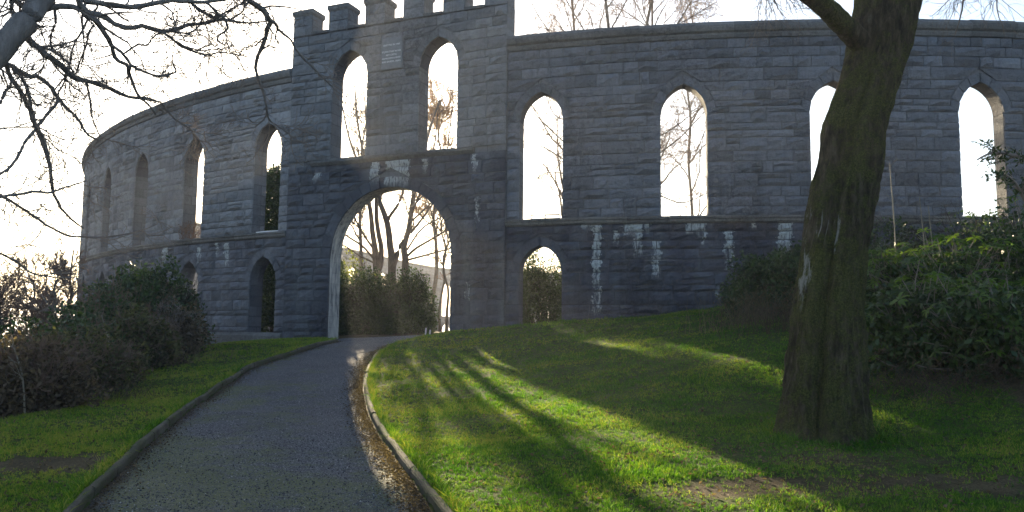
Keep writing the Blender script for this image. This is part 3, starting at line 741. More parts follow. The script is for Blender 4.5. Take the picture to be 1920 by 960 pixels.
def grow(P, R, n, length, M_=6, spread=.9, wig=.18, up=.0, rr=.55, tmin=.25, tmax=1., rmin=.0018, taper=.35, rg=rng):
    """n children on every parent polyline"""
    N, Mp, _ = P.shape; idx = np.repeat(np.arange(N), n); t = rg.uniform(tmin, tmax, len(idx))*(Mp-1-1e-6)
    i = t.astype(int); f = (t-i)[:, None]
    st = P[idx, i]*(1-f)+P[idx, i+1]*f; r0 = (R[idx, i]*(1-f[:, 0])+R[idx, i+1]*f[:, 0])*rr
    T = unit(P[idx, i+1]-P[idx, i]); rnd = unit(rg.normal(size=T.shape))
    D = unit(T+spread*unit(np.cross(T, rnd))*rg.uniform(.7, 1.3, (len(idx), 1))+np.array([0, 0, up]))
    if np.isscalar(length): Lg = np.full(len(idx), length)
    else: Lg = length[idx]
    Lg = Lg*rg.uniform(.5, 1.25, len(idx))*(1.1-.5*t/(Mp-1))
    C = np.empty((len(idx), M_, 3)); C[:, 0] = st; d = D.copy()
    for m_ in range(1, M_):
        d = unit(d+wig*rg.normal(size=d.shape)+np.array([0, 0, up*.25])); C[:, m_] = C[:, m_-1]+d*(Lg/(M_-1))[:, None]
    Rc = np.maximum(r0[:, None]*np.linspace(1, taper, M_)[None], rmin)
    return C, Rc
def poly_resample(pts, rad, n):
    pts = np.asarray(pts, float); s = spline(np.column_stack([pts, rad]), n*3)
    d = np.r_[0, np.cumsum(np.linalg.norm(np.diff(s[:, :3], axis=0), axis=1))]; u = np.linspace(0, d[-1], n)
    return np.stack([np.interp(u, d, s[:, i]) for i in range(3)], 1), np.interp(u, d, s[:, 3])
def bark_mat(name, a, b, moss=0., mossc=(.05, .06, .015)):
    n = NB(name); pos = n.pos(); f = n.noise(n.mapping(pos, (5, 5, 1.2)), 3, 6, .65)
    col = n.ramp(f, [(.3, a), (.7, b)])
    if moss:
        g = n.noise(pos, 2.3, 6, .7); col = n.mix(n.ramp(g, [(.42, 0.), (.62, moss)]), col, n.ramp(n.noise(pos, 40, 3), [(.3, tuple(c*.5 for c in mossc)), (.7, tuple(c*1.5 for c in mossc))]))
    return n.done(col, .9, n.bump(n.noise(n.mapping(pos, (6, 6, 1.5)), 6, 6, .7), 1., .04), .15)
M_BARK = bark_mat('bark grey brown', (.08, .067, .055), (.20, .165, .14))
M_TWIG = NB('twig brown').done((.24, .195, .165), .8)
M_BIRCH = NB('twig birch').done((.20, .125, .09), .8)
def leaf_mat(name, c1, c2, trans=.35, rough=.45):
    n = NB(name); a = n.n('ShaderNodeAttribute', attribute_name='tone')
    col = n.ramp(a.outputs['Fac'], [(0., c1), (1., c2)])
    n.done(col, rough, None, .35)
    tr = n.n('ShaderNodeBsdfTranslucent'); n.put(tr.inputs[0], n.mix(1., col, (1.5, 1.6, .7), 'MULTIPLY'))
    mx = n.n('ShaderNodeMixShader'); mx.inputs[0].default_value = trans
    n.nt.links.new(n.b.outputs[0], mx.inputs[1]); n.nt.links.new(tr.outputs[0], mx.inputs[2]); n.nt.links.new(mx.outputs[0], n.out.inputs[0])
    return n.m
M_DSTEM = NB('dark stem').done((.045, .035, .025), .9)
M_LEAF_D = leaf_mat('leaf dark evergreen', (.014, .032, .008), (.06, .095, .022), .22)
M_LEAF_R = leaf_mat('leaf rhododendron', (.018, .05, .012), (.12, .185, .028), .5, .45)
M_LEAF_O = leaf_mat('leaf olive brown', (.035, .036, .016), (.13, .12, .055), .35, .8)
M_LEAF_Y = leaf_mat('leaf olive', (.06, .075, .015), (.17, .18, .04), .55)
M_LEAF_B = leaf_mat('leaf brown', (.05, .036, .024), (.16, .115, .08), .35, .8)
M_DRY = leaf_mat('dry stalk', (.10, .075, .045), (.26, .20, .12), .3, .7)
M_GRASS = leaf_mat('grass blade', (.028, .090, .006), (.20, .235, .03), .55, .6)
def leaves(C, size, rg=rng, elong=1.9, droop=.0, flat=0.):
    """diamond leaves bent along the midrib at points C"""
    N = len(C); sz = size*rg.uniform(.6, 1.35, N)[:, None]
    D = unit(rg.normal(size=(N, 3))*np.array([1, 1, 1-flat])+np.array([0, 0, -droop])); rnd = unit(rg.normal(size=(N, 3))+np.array([0, 0, 2*flat])); W = unit(np.cross(D, rnd)); Nn = np.cross(D, W)
    a = C; b = C+D*sz*elong*.5+W*sz*.5+Nn*sz*.12; c = C+D*sz*elong; d = C+D*sz*elong*.5-W*sz*.5+Nn*sz*.12
    V = np.stack([a, b, c, d], 1).reshape(-1, 3); i = np.arange(N)*4
    return V, np.stack([i, i+1, i+2, i+3], 1), np.repeat(rg.uniform(0, 1, N), 4)
def clump_points(c, rx, ry, rz, n, nc, rg=rng, shell=.75, cl=.28, floor=None):
    """leaf positions on the skins of lumps spread through an uneven ellipsoid"""
    d = unit(rg.normal(size=(nc, 3))); rad = rg.uniform(.35, 1.0, nc)[:, None]**.6; cc = d*rad; cc[:, 2] = np.abs(cc[:, 2])*1.0-.15
    rr = cl*rg.uniform(.6, 1.4, nc)
    k = rg.integers(0, nc, n); dd = unit(rg.normal(size=(n, 3))); q = rg.uniform(shell, 1.05, n)[:, None]
    P = (cc[k]+dd*rr[k][:, None]*q)*np.array([rx, ry, rz])+np.array(c)
    if floor is not None: P = P[P[:, 2] > ground(P[:, 0], P[:, 1])+floor]
    return P
def bush(name, c, rx, ry, rz, label, cat='bush', mat=M_LEAF_D, n=6000, nc=45, size=.055, stems=30, group=None, stem_m=M_TWIG, twigs=True, cl=.28, dead=0., elong=1.9):
    g = ground(c[0], c[1])[0]; base = (c[0], c[1], g)
    root = empty(name, base, label, cat, group)
    P = clump_points((c[0], c[1], c[2] if len(c) > 2 and c[2] is not None else g+rz*.12), rx, ry, rz, n, nc, cl=cl, floor=.02)
    V, Fq, tn = leaves(P, size, elong=elong); mesh_obj('foliage', V, Fq, mat, root, tone=tn)
    if dead:
        P = clump_points((c[0], c[1], g+rz*.05), rx, ry, rz*.7, int(n*dead), nc, cl=cl*1.2, floor=.02)
        V, Fq, tn = leaves(P, size*.8, elong=elong); mesh_obj('dead_leaves', V, Fq, M_LEAF_B, root, tone=tn)
    a = rng.uniform(0, 2*math.pi, stems); rr = np.sqrt(rng.uniform(0, 1, stems))
    B0 = np.stack([c[0]+np.cos(a)*rr*rx*.35, c[1]+np.sin(a)*rr*ry*.35, np.full(stems, g-.05)], 1)
    E0 = np.stack([c[0]+np.cos(a)*rr*rx*1.0, c[1]+np.sin(a)*rr*ry*1.0, g+rz*rng.uniform(.6, 1.15, stems)*np.sqrt(1.1-rr**2*.8)], 1)
    t = np.linspace(0, 1, 7)[None, :, None]; Pm = B0[:, None]*(1-t)+E0[:, None]*t; Pm[..., 2] += .12*rz*np.sin(t[..., 0]*math.pi)
    Pm[:, 1:] += rng.normal(size=(stems, 6, 3))*.03*rz
    Rm = np.linspace(.02, .006, 7)[None]*np.ones((stems, 1))*max(.6, min(1.6, rz/2)); parts = [tubes(Pm, Rm, 4)]
    if twigs:
        P1, R1 = grow(Pm, Rm, 5, .32*rz, 5, .9, .2, .15, tmin=.3); parts.append(tubes(P1, R1, 3))
        P2, R2 = grow(P1, R1, 3, .16*rz, 4, .8, .2, .1, tmin=.2, rmin=.003); parts.append(tubes(P2, R2, 3))
    V, Fq = join(parts); mesh_obj('stems', V, Fq, M_DSTEM if mat is M_LEAF_D and stem_m is M_TWIG else stem_m, root, smooth=True)
    return root
def bare_tree(name, base, h, r, label, lean=(0, 0), limbs=None, crown=4., bark=M_BARK, twig=M_TWIG, seed=1, nl=9, droop=.2, dens=1., group=None, trunk=None, start=.25, fine=.0035):
    rg = np.random.default_rng(seed); base = np.array(base, float); root = empty(name, tuple(base), label, 'tree', group)
    if trunk is None:
        k = 9; t = np.linspace(0, 1, k); pts = base+np.stack([lean[0]*t, lean[1]*t, h*t], 1); pts[1:] += rg.normal(size=(k-1, 3))*np.array([.12, .12, 0])*h/12
        Pt, Rt = poly_resample(pts, r*(1-.85*t)+.01, 24)
        Rt[:3] *= np.array([1.5, 1.2, 1.05])
        TP, TR = Pt[None], Rt[None]
    else: TP, TR = trunk
    V, Fq = join([tubes(TP[i:i+1], TR[i:i+1], 10) for i in range(len(TP))]); mesh_obj('trunk', V, Fq, bark, root, smooth=True)
    if limbs is None:
        LP, LR = grow(TP, TR, nl, crown, 9, .85, .13, .25, rr=.6, tmin=start, tmax=.97, rg=rg, rmin=.01)
    else: LP, LR = limbs
    V, Fq = tubes(LP, LR, 6); mesh_obj('limbs', V, Fq, bark, root, smooth=True)
    n1, n2, n3 = int(7*dens), int(5*dens), max(2, int(4*dens))
    P1, R1 = grow(LP, LR, n1, crown*.42, 7, .85, .17, .10-droop*.3, rr=.55, tmin=.2, rg=rg, rmin=fine*1.6)
    P2, R2 = grow(P1, R1, n2, crown*.22, 6, .8, .2, .05-droop, rr=.6, tmin=.15, rg=rg, rmin=fine*1.1)
    P3, R3 = grow(P2, R2, n3, crown*.12, 5, .7, .2, -droop, rr=.7, tmin=.2, rg=rg, rmin=fine)
    V, Fq = join([tubes(P1, R1, 4), tubes(P2, R2, 3), tubes(P3, R3, 3)]); mesh_obj('twigs', V, Fq, twig, root)
    return root

# ------------------------------------------------------------------ the big mossy trunk on the right
TD = TREE_B[1]
OUT = [(825, 1450, 1645), (797, 1461, 1634), (765, 1467, 1629), (743, 1469, 1627), (700, 1476, 1623), (657, 1480, 1621), (619, 1484, 1621), (575, 1488, 1621), (521, 1497, 1622), (470, 1502, 1627), (430, 1507, 1634), (375, 1515, 1645),
       (340, 1521, 1650), (300, 1533, 1656), (260, 1540, 1660), (225, 1546, 1666), (190, 1560, 1675), (150, 1574, 1688), (100, 1586, 1702), (60, 1594, 1713), (20, 1604, 1724), (-30, 1612, 1742), (-90, 1622, 1762), (-180, 1640, 1800), (-300, 1650, 1850)]
cen = []; rad = []
for k_, (y, xl, xr) in enumerate(OUT):
    a_, b_ = at(xl, y, TD+.4*k_/len(OUT)), at(xr, y, TD+.4*k_/len(OUT)); cen.append((a_+b_)/2); rad.append(np.linalg.norm(b_-a_)/2*.865)
cen = np.array(cen); rad = np.array(rad); 
ground_c = cen[0].copy(); cen = np.vstack([cen[0]-np.array([0, 0, .30]), cen]); rad = np.r_[rad[0]*1.05, rad]
nr, na = 230, 150
PC, RC = poly_resample(cen, rad, nr)
th = np.linspace(0, 2*math.pi, na, endpoint=False)
V = np.zeros((nr, na, 3)); hgt = PC[:, 2]-PC[0, 2]
from mathutils import noise as mnoise
for i in range(nr):
    z = hgt[i]
    fl = math.exp(-z/.55)
    # two fused stems and shallow flutes that wander up the trunk; root flare at the foot
    sh = 1+.06*np.cos(2*th+.5+z*.18)+.045*np.cos(3*th-1.1-z*.3)+.035*np.cos(5*th+z*.5)+.05*fl*np.cos(4*th+.8)+.04*fl*np.cos(7*th)
    groove = -.30*np.exp(-((np.angle(np.exp(1j*(th+2.25-.08*z)))/.17)**2))*(.3+.7*math.exp(-((z-.6)/1.2)**2))
    groove += -.08*np.exp(-((np.angle(np.exp(1j*(th+1.15+.07*z)))/.12)**2))
    for j in range(na):
        nx_, ny_ = math.cos(th[j]), math.sin(th[j])
        p3 = Vector((nx_*2.6, ny_*2.6, z*1.1)); q3 = Vector((nx_*9, ny_*9, z*3.2)); r3 = Vector((nx_*26, ny_*26, z*11))
        dsp = .09*mnoise.noise(p3)+.07*mnoise.noise(q3)+.04*mnoise.noise(r3)+.05*abs(mnoise.noise(Vector((nx_*14, ny_*14, z*2.2))))
        rr = RC[i]*(sh[j]+groove[j]+dsp*1.2)
        V[i, j] = PC[i]+np.array([nx_*rr, ny_*rr, 0])
idx = np.arange(nr*na).reshape(nr, na)
Fq = np.stack([idx[:-1], np.roll(idx[:-1], -1, 1), np.roll(idx[1:], -1, 1), idx[1:]], -1).reshape(-1, 4)
n = NB('mossy bark'); pos = n.pos()
f = n.noise(n.mapping(pos, (7, 7, 1.6)), 2.2, 7, .7)
col = n.ramp(f, [(.34, (.030, .024, .016)), (.5, (.085, .068, .042)), (.66, (.18, .15, .10))])
mg = n.math('ADD', n.noise(pos, 1.6, 6, .72), n.math('MULTIPLY', n.math('SUBTRACT', n.noise(pos, 16, 4, .7), .5), .5))
mossc = n.ramp(n.noise(pos, 55, 4, .7), [(.34, (.035, .042, .010)), (.5, (.10, .115, .028)), (.66, (.20, .21, .06))])
col = n.mix(n.ramp(mg, [(.42, 0.), (.58, .8)]), col, mossc)
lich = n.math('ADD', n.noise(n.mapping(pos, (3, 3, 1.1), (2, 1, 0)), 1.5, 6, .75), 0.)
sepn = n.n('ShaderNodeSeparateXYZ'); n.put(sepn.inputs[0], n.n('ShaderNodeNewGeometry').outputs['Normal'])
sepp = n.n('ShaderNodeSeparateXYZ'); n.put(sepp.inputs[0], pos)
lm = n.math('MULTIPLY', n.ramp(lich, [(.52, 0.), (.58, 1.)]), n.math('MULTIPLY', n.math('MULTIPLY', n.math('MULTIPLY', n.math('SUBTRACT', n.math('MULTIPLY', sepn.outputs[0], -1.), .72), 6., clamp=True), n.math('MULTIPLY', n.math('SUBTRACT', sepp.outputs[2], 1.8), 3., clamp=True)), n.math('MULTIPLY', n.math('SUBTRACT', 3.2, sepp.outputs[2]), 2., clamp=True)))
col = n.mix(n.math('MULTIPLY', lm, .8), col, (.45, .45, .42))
M_MOSSBARK = n.done(col, .92, n.bump(n.math('ADD', n.noise(n.mapping(pos, (8, 8, 2.2)), 5, 7, .75), n.math('MULTIPLY', n.noise(pos, 50, 4, .7), .35)), 1., .10), .15)
bigt = empty('mossy_tree', (ground_c[0], ground_c[1], ground(ground_c[0], ground_c[1])[0]), 'large mossy leaning tree trunk standing on the lawn in front of the wall, right', 'tree')
mesh_obj('trunk', V.reshape(-1, 3), Fq, M_MOSSBARK, bigt, smooth=True)
bp = [at(1650, 110, TD+.25), at(1612, 78, TD+.2), at(1583, 48, TD+.05), at(1552, 18, TD-.15), at(1520, -8, TD-.3), at(1470, -50, TD-.5), at(1380, -130, TD-.7), at(1250, -220, TD-.9)]
bP, bR = poly_resample(bp, [.16, .135, .115, .11, .10, .085, .065, .04], 60)
vb, fb = tubes(bP[None], bR[None], 20); vb = vb+rng.normal(size=vb.shape)*.004
mesh_obj('limb', vb, fb, M_MOSSBARK, bigt, smooth=True)
# upper limbs of the same tree, mostly above the frame, with twigs hanging back into it
ul = []
ur = []
for pts_ in ([(1750, -260, TD+.4), (1800, -330, TD+.8), (1860, -300, TD+1.6), (1930, -200, TD+2.2)], [(1740, -250, TD+.3), (1700, -380, TD+1.2), (1600, -330, TD+2.2), (1480, -200, TD+3.)],
             [(1300, -200, TD-.8), (1350, -160, TD+.6), (1410, -80, TD+1.8), (1470, -25, TD+2.6)], [(1740, -230, TD+.4), (1790, -150, TD+1.2), (1840, -70, TD+2.), (1910, -25, TD+2.6)]):
    p_, r_ = poly_resample([at(*q) for q in pts_], [.08, .06, .035, .015], 12); ul.append(p_); ur.append(r_)
UP_, UR_ = np.array(ul), np.array(ur)
v1 = tubes(UP_, UR_, 7); mesh_obj('limb', v1[0], v1[1], M_BARK, bigt, smooth=True)
rg2 = np.random.default_rng(5)
P1, R1 = grow(UP_, UR_, 12, 1.3, 8, .9, .16, -.12, rr=.45, tmin=.3, rg=rg2, rmin=.005)
P2, R2 = grow(P1, R1, 6, .7, 7, .8, .2, -.15, rr=.6, tmin=.2, rg=rg2, rmin=.003)
P3, R3 = grow(P2, R2, 4, .35, 6, .8, .22, -.1, rr=.7, tmin=.2, rg=rg2, rmin=.0022)
vv = join([tubes(P1, R1, 4), tubes(P2, R2, 3), tubes(P3, R3, 3)]); mesh_obj('twigs', vv[0], vv[1], M_TWIG, bigt)

# ------------------------------------------------------------------ bare tree reaching in from the left
def trace(lst, d0, d1):
    out = []; m_ = len(lst)
    for i, (x, y, r_) in enumerate(lst):
        d = d0+(d1-d0)*i/(m_-1); out.append((*at(x, y, d), r_*d/F_PX))
    return out
TR = [
 ([(-230, 330, 34), (-120, 230, 30), (-60, 160, 28), (-10, 100, 25), (30, 58, 23), (62, 22, 21), (90, -30, 19), (120, -120, 15)], 7.6, 8.6),
 ([(62, 22, 12), (80, 17, 7), (125, 10, 5.5), (150, 19, 5.5), (173, 25, 5.5), (198, 31, 5), (221, 47, 5), (246, 53, 4.7), (271, 50, 4.5), (302, 58, 4.3), (319, 59, 4.2), (354, 45, 3.6), (379, 45, 3.4), (400, 40, 3.4), (423, 37, 3), (458, 43, 2), (500, 40, 1.4)], 8.4, 10.),
 ([(142, -12, 7), (155, 14, 6), (167, 31, 6), (181, 42, 5.5), (198, 65, 5), (210, 83, 4.2), (215, 108, 4), (240, 125, 3.6), (242, 138, 3.2), (254, 167, 2.8), (263, 183, 2.5), (280, 198, 2), (292, 216, 1.4)], 8.5, 9.8),
 ([(210, 85, 3), (229, 100, 3), (250, 125, 2.8), (277, 137, 2.4), (302, 142, 2.2), (329, 135, 1.8), (325, 121, 1.2)], 8.9, 9.6),
 ([(110, -60, 9), (135, -20, 8), (158, 0, 7), (188, 5, 5.5), (219, 11, 5.5), (246, 14, 5.2), (280, 8, 4.8), (310, 3, 4.3), (345, 2, 4), (390, 4, 3.4), (440, -5, 3), (470, 0, 2)], 8.6, 9.4),
 ([(345, 2, 3.2), (358, 6, 3), (375, 19, 3), (400, 33, 3), (423, 38, 2.8)], 9.2, 9.7),
 ([(385, 3, 2.6), (408, 24, 2.6), (423, 38, 2.6), (426, 55, 2), (412, 65, 2), (408, 75, 2), (416, 82, 1.5)], 9.2, 9.8),
 ([(28, 52, 9), (37, 60, 7), (62, 83, 6.4), (90, 104, 6.2), (108, 117, 5.8), (129, 137, 5.4), (150, 150, 4.8), (177, 156, 4.2), (208, 167, 3.8), (240, 181, 3.3), (280, 185, 2.6), (302, 192, 1.6)], 8.3, 9.8),
 ([(-80, 90, 8), (-30, 105, 7), (0, 115, 6), (21, 125, 5.2), (52, 142, 4.6), (71, 144, 4.2), (90, 158, 4), (108, 183, 3.6), (121, 200, 3.3), (142, 219, 2.8), (165, 252, 2.2), (185, 262, 1.5)], 8.2, 9.6),
 ([(12, 122, 4.6), (23, 150, 4.3), (42, 173, 4), (52, 200, 3.8), (69, 241, 3.8), (90, 297, 3.5), (97, 339, 3.2), (101, 365, 3), (124, 402, 2.3), (157, 429, 1.5)], 8.3, 9.6),
 ([(23, 128, 3.6), (42, 146, 3.5), (54, 177, 3.2), (60, 205, 3), (71, 240, 2.8), (84, 262, 2.4), (92, 300, 2), (99, 340, 1.6)], 8.4, 9.0),
 ([(112, 188, 3), (99, 202, 3), (71, 237, 3), (45, 271, 3), (26, 305, 2.8), (0, 326, 2.6), (-30, 338, 2.4)], 9.0, 8.3),
 ([(-30, 372, 3), (0, 369, 3), (30, 365, 2.8), (68, 359, 2.6), (94, 361, 2.3), (120, 352, 1.8), (161, 339, 1.3)], 8.1, 9.0),
 ([(-20, 355, 3), (0, 365, 2.8), (22, 378, 2.6), (64, 406, 2.5), (120, 440, 2.2), (158, 444, 2), (205, 444, 1.8), (262, 433, 1.3), (295, 420, 1.)], 8.1, 10.2),
 ([(-20, 470, 2.4), (0, 475, 2.2), (30, 490, 2), (60, 512, 1.8), (110, 520, 1.3), (150, 518, 1.)], 8.1, 9.2),
 ([(430, -40, 8), (455, -10, 6.5), (467, 0, 6), (485, 10, 5.6), (506, 35, 5), (501, 58, 4.5), (491, 87, 4), (482, 106, 3.5), (479, 129, 3), (484, 146, 2.6), (495, 177, 2.3), (500, 205, 2), (496, 222, 1.5), (478, 238, 1.1)], 9.4, 10.6),
 ([(506, 35, 3.6), (519, 48, 3), (521, 55, 2.8), (527, 60, 2.6), (545, 75, 2.2), (560, 100, 2), (590, 130, 1.8), (618, 158, 1.5), (640, 178, 1.)], 9.6, 10.8),
 ([(499, 205, 1.8), (506, 225, 1.5), (530, 243, 1.2), (560, 265, 1.)], 10.4, 10.9),
 ([(300, 190, 1.8), (312, 205, 1.6), (330, 225, 1.6), (355, 240, 1.5), (370, 260, 1.3), (392, 268, 1.)], 9.8, 10.4),
 ([(0, 195, 3), (8, 175, 3), (18, 160, 2.6), (25, 145, 2.4)], 8.2, 8.3),
 ([(20, -20, 5), (22, 10, 4.5), (24, 30, 3.6)], 8.4, 8.5), ([(24, -6, 5), (45, 14, 5)], 8.4, 8.5),
 ([(100, -10, 3), (103, 20, 3), (104, 42, 2.6), (95, 70, 2), (97, 92, 1.6), (106, 104, 1.2)], 8.8, 9.0),
 ([(165, 35, 2.2), (152, 62, 2), (140, 80, 1.8), (133, 105, 1.8), (130, 128, 1.8), (122, 150, 1.8), (110, 175, 1.8), (103, 200, 1.4)], 8.7, 9.2),
 ([(176, 46, 2), (167, 62, 1.8), (160, 90, 1.8), (150, 115, 1.7), (142, 140, 1.5)], 8.8, 9.2),
 ([(161, 155, 2.4), (166, 172, 2.2), (170, 198, 2), (172, 215, 1.7), (178, 235, 1.4), (188, 256, 1.1)], 9.1, 9.6),
 ([(305, 60, 2.2), (325, 75, 2.3), (338, 86, 2.3), (352, 92, 2.2), (371, 99, 2), (392, 103, 1.6), (410, 98, 1.4), (430, 100, 1.2), (470, 108, 1.)], 9.2, 9.8),
 ([(300, 60, 2), (318, 68, 2), (330, 78, 1.9), (350, 88, 1.8), (378, 95, 1.5), (400, 92, 1.2), (420, 92, 1.)], 9.1, 9.6),
 ([(230, 101, 1.8), (240, 96, 2), (257, 84, 2), (275, 85, 2), (283, 74, 1.8), (292, 66, 1.6), (303, 61, 1.6)], 9.1, 9.2),
 ([(319, 59, 1.8), (340, 61, 1.6), (358, 60, 1.4), (375, 48, 1.3)], 9.3, 9.5), ([(400, 38, 2), (425, 22, 1.8), (450, 8, 1.6), (468, -5, 1.5)], 9.7, 9.6),
 ([(430, 38, 1.8), (452, 24, 1.6), (458, 14, 1.5), (466, 5, 1.4)], 9.8, 9.6),
]
lt_base = at(-330, 700, 7.3); lt_base[2] = ground(lt_base[0], lt_base[1])[0]
ltree = empty('bare_tree', tuple(lt_base), 'bare winter tree whose twisting grey branches reach across the pale sky, upper left', 'tree')
trunkp = [lt_base-np.array([0, 0, .1]), lt_base+np.array([.05, 0, 1.2]), at(-300, 430, 7.4), at(-230, 330, 7.6)]
p_, r_ = poly_resample(trunkp, [.34, .27, .24, .2], 16)
vt = [tubes(p_[None], r_[None], 14)]
p_, r_ = poly_resample([trunkp[2], at(-330, 200, 7.6), at(-300, -50, 8.0), at(-100, -300, 8.6)], [.2, .18, .14, .08], 18); vt.append(tubes(p_[None], r_[None], 10))
p_, r_ = poly_resample([at(-310, 120, 7.8), at(-180, 60, 8.0), at(-80, 90, 8.2)], [.12, .08, .045], 10); vt.append(tubes(p_[None], r_[None], 8))
p_, r_ = poly_resample([at(-325, 260, 7.6), at(-180, 320, 7.8), at(-20, 358, 8.1)], [.08, .05, .018], 10); vt.append(tubes(p_[None], r_[None], 8))
p_, r_ = poly_resample([at(100, -80, 8.55), at(250, -160, 9.), at(360, -110, 9.3), at(430, -40, 9.4)], [.09, .07, .05, .045], 14); vt.append(tubes(p_[None], r_[None], 8))
vt = join(vt); mesh_obj('trunk', vt[0], vt[1], M_BARK, ltree, smooth=True)
M_BRANCH = bark_mat('bark branch grey', (.17, .15, .14), (.32, .285, .265))
allP, allR = [], []
big_ = []
for k_, (lst, d0, d1) in enumerate(TR):
    q = np.array(trace(lst, d0, d1)); p_, r_ = poly_resample(q[:, :3], q[:, 3], 26)
    sc_ = np.minimum(1, r_/.03)[:, None]
    p_ = p_+rng.normal(size=p_.shape)*.006*sc_; allP.append(p_); allR.append(r_*(1+.10*np.sin(np.arange(26)*2.1+k_)))
allP, allR = np.array(allP), np.array(allR)
for i in range(len(allP)):
    if allR[i].max() > .018:
        v_ = tubes(allP[i:i+1], allR[i:i+1], 9 if allR[i].max() > .05 else 7); mesh_obj('branch', v_[0], v_[1], M_BRANCH, ltree, smooth=True)
sm = [i for i in range(len(allP)) if allR[i].max() <= .018]
for i in sm:
    v_ = tubes(allP[i:i+1], allR[i:i+1], 6); mesh_obj('branchlet', v_[0], v_[1], M_BRANCH, ltree, smooth=True)
rg3 = np.random.default_rng(11)
sel = np.arange(1, len(allP))
P1, R1 = grow(allP[sel], allR[sel], 9, .66, 8, .95, .24, -.02, rr=.45, tmin=.12, rg=rg3, rmin=.005)
P2, R2 = grow(P1, R1, 5, .34, 7, .9, .26, -.03, rr=.6, tmin=.15, rg=rg3, rmin=.0034)
P3, R3 = grow(P2, R2, 3, .16, 5, .9, .25, 0., rr=.7, tmin=.2, rg=rg3, rmin=.0026)
def not_gate(P, R):      # this tree's reach ends before the gatehouse
    e = P[:, -1]; pxs = 960+F_PX*e[:, 0]/e[:, 1]; k_ = (pxs < 660); return P[k_], R[k_]
P1, R1 = not_gate(P1, R1); P2, R2 = not_gate(P2, R2); P3, R3 = not_gate(P3, R3)
vv = join([tubes(P1, R1, 4), tubes(P2, R2, 3), tubes(P3, R3, 3)]); mesh_obj('twigs', vv[0], vv[1], M_TWIG, ltree)
# ------------------------------------------------------------------ trees inside the ring
def P_at(px, d):
    q = at(px, 600, d); q[2] = ground(q[0], q[1])[0]; return q
def traced_tree(name, label, base, trunks, limbs, d, crown, seed, twig=M_TWIG, dens=.65, up_extra=None, bark=M_BARK, droop=.05, fine=.011):
    rg = np.random.default_rng(seed); root = empty(name, tuple(base), label, 'tree'); tp = []; ends = []
    for lst in trunks:
        q = np.array(trace(lst, d, d+.6)); pts_ = q[:, :3]; rr = q[:, 3]
        p_, r_ = poly_resample(pts_, rr, 26); tp.append((p_, r_)); ends.append((p_, r_))
    V, Fq = join([tubes(p[None], r[None], 9) for p, r in tp]); mesh_obj('trunk', V, Fq, bark, root, smooth=True)
    lp = []; lr = []
    for lst in limbs:
        q = np.array(trace(lst, d+rg.uniform(-.5, .5), d+rg.uniform(-1.5, 1.5))); p_, r_ = poly_resample(q[:, :3], q[:, 3], 26); lp.append(p_); lr.append(r_)
    TP = np.array([p for p, r in tp]); TRr = np.array([r for p, r in tp])
    GP, GR = grow(TP, TRr, 3, crown, 26, .7, .09, .16, rr=.5, tmin=.45, rg=rg, rmin=.012)
    if lp: GP = np.vstack([GP, np.array(lp)]); GR = np.vstack([GR, np.array(lr)])
    V, Fq = tubes(GP, GR, 6); mesh_obj('limbs', V, Fq, bark, root, smooth=True)
    P1, R1 = grow(GP, GR, int(8*dens), crown*.4, 7, .8, .16, .08, rr=.5, tmin=.2, rg=rg, rmin=fine*1.5)
    P2, R2 = grow(P1, R1, int(5*dens), crown*.2, 6, .8, .2, .04-droop, rr=.6, tmin=.15, rg=rg, rmin=fine)
    P3, R3 = grow(P2, R2, int(3*dens), crown*.1, 4, .7, .2, -droop, rr=.7, tmin=.2, rg=rg, rmin=fine*.8)
    V, Fq = join([tubes(P1, R1, 4), tubes(P2, R2, 3), tubes(P3, R3, 3)]); mesh_obj('twigs', V, Fq, twig, root)
    return root
bA = P_at(709, 36)
traced_tree('forked_tree', 'left forked bare tree behind the hedge seen through the gate arch', bA,
            [[(709, 640, 9), (708, 560, 8), (707, 502, 7.5), (704, 480, 7), (702, 459, 5.5), (698, 434, 5), (696, 409, 4.5), (692, 380, 4), (680, 330, 3), (655, 260, 2), (640, 190, 1.2)],
             [(708, 510, 6), (713, 496, 5.5), (715, 465, 5), (710, 440, 4.6), (706, 409, 4.2), (706, 371, 3.8), (712, 320, 3), (700, 250, 2.2), (690, 180, 1.4)]],
            [[(699, 465, 2.5), (682, 440, 2.2), (668, 415, 1.8), (650, 385, 1.4)], [(700, 484, 2.5), (680, 462, 2.4), (656, 446, 2), (630, 430, 1.5)], [(700, 492, 2), (675, 480, 1.8), (648, 462, 1.5), (620, 452, 1.)]], 36, 3.2, 3)
bB = P_at(735, 35)
traced_tree('forked_tree', 'middle forked bare tree with thick stem behind the hedge, seen through the gate arch', bB,
            [[(735, 640, 9), (734, 560, 8.5), (734, 527, 8), (735, 490, 7.5), (731, 459, 6.5), (726, 418, 5.8), (710, 374, 4.5), (690, 320, 3.2), (672, 240, 2.2), (665, 160, 1.3)],
             [(736, 500, 6), (740, 490, 5.5), (749, 465, 5), (762, 446, 5), (768, 418, 5), (774, 377, 4.5), (778, 350, 4), (790, 300, 3), (810, 230, 2), (825, 185, 1.2)]],
            [[(729, 412, 3), (731, 405, 3), (746, 384, 2.8), (756, 358, 2.4), (770, 310, 1.8), (790, 250, 1.2)]], 35, 3.0, 4)
bC = P_at(760, 34)
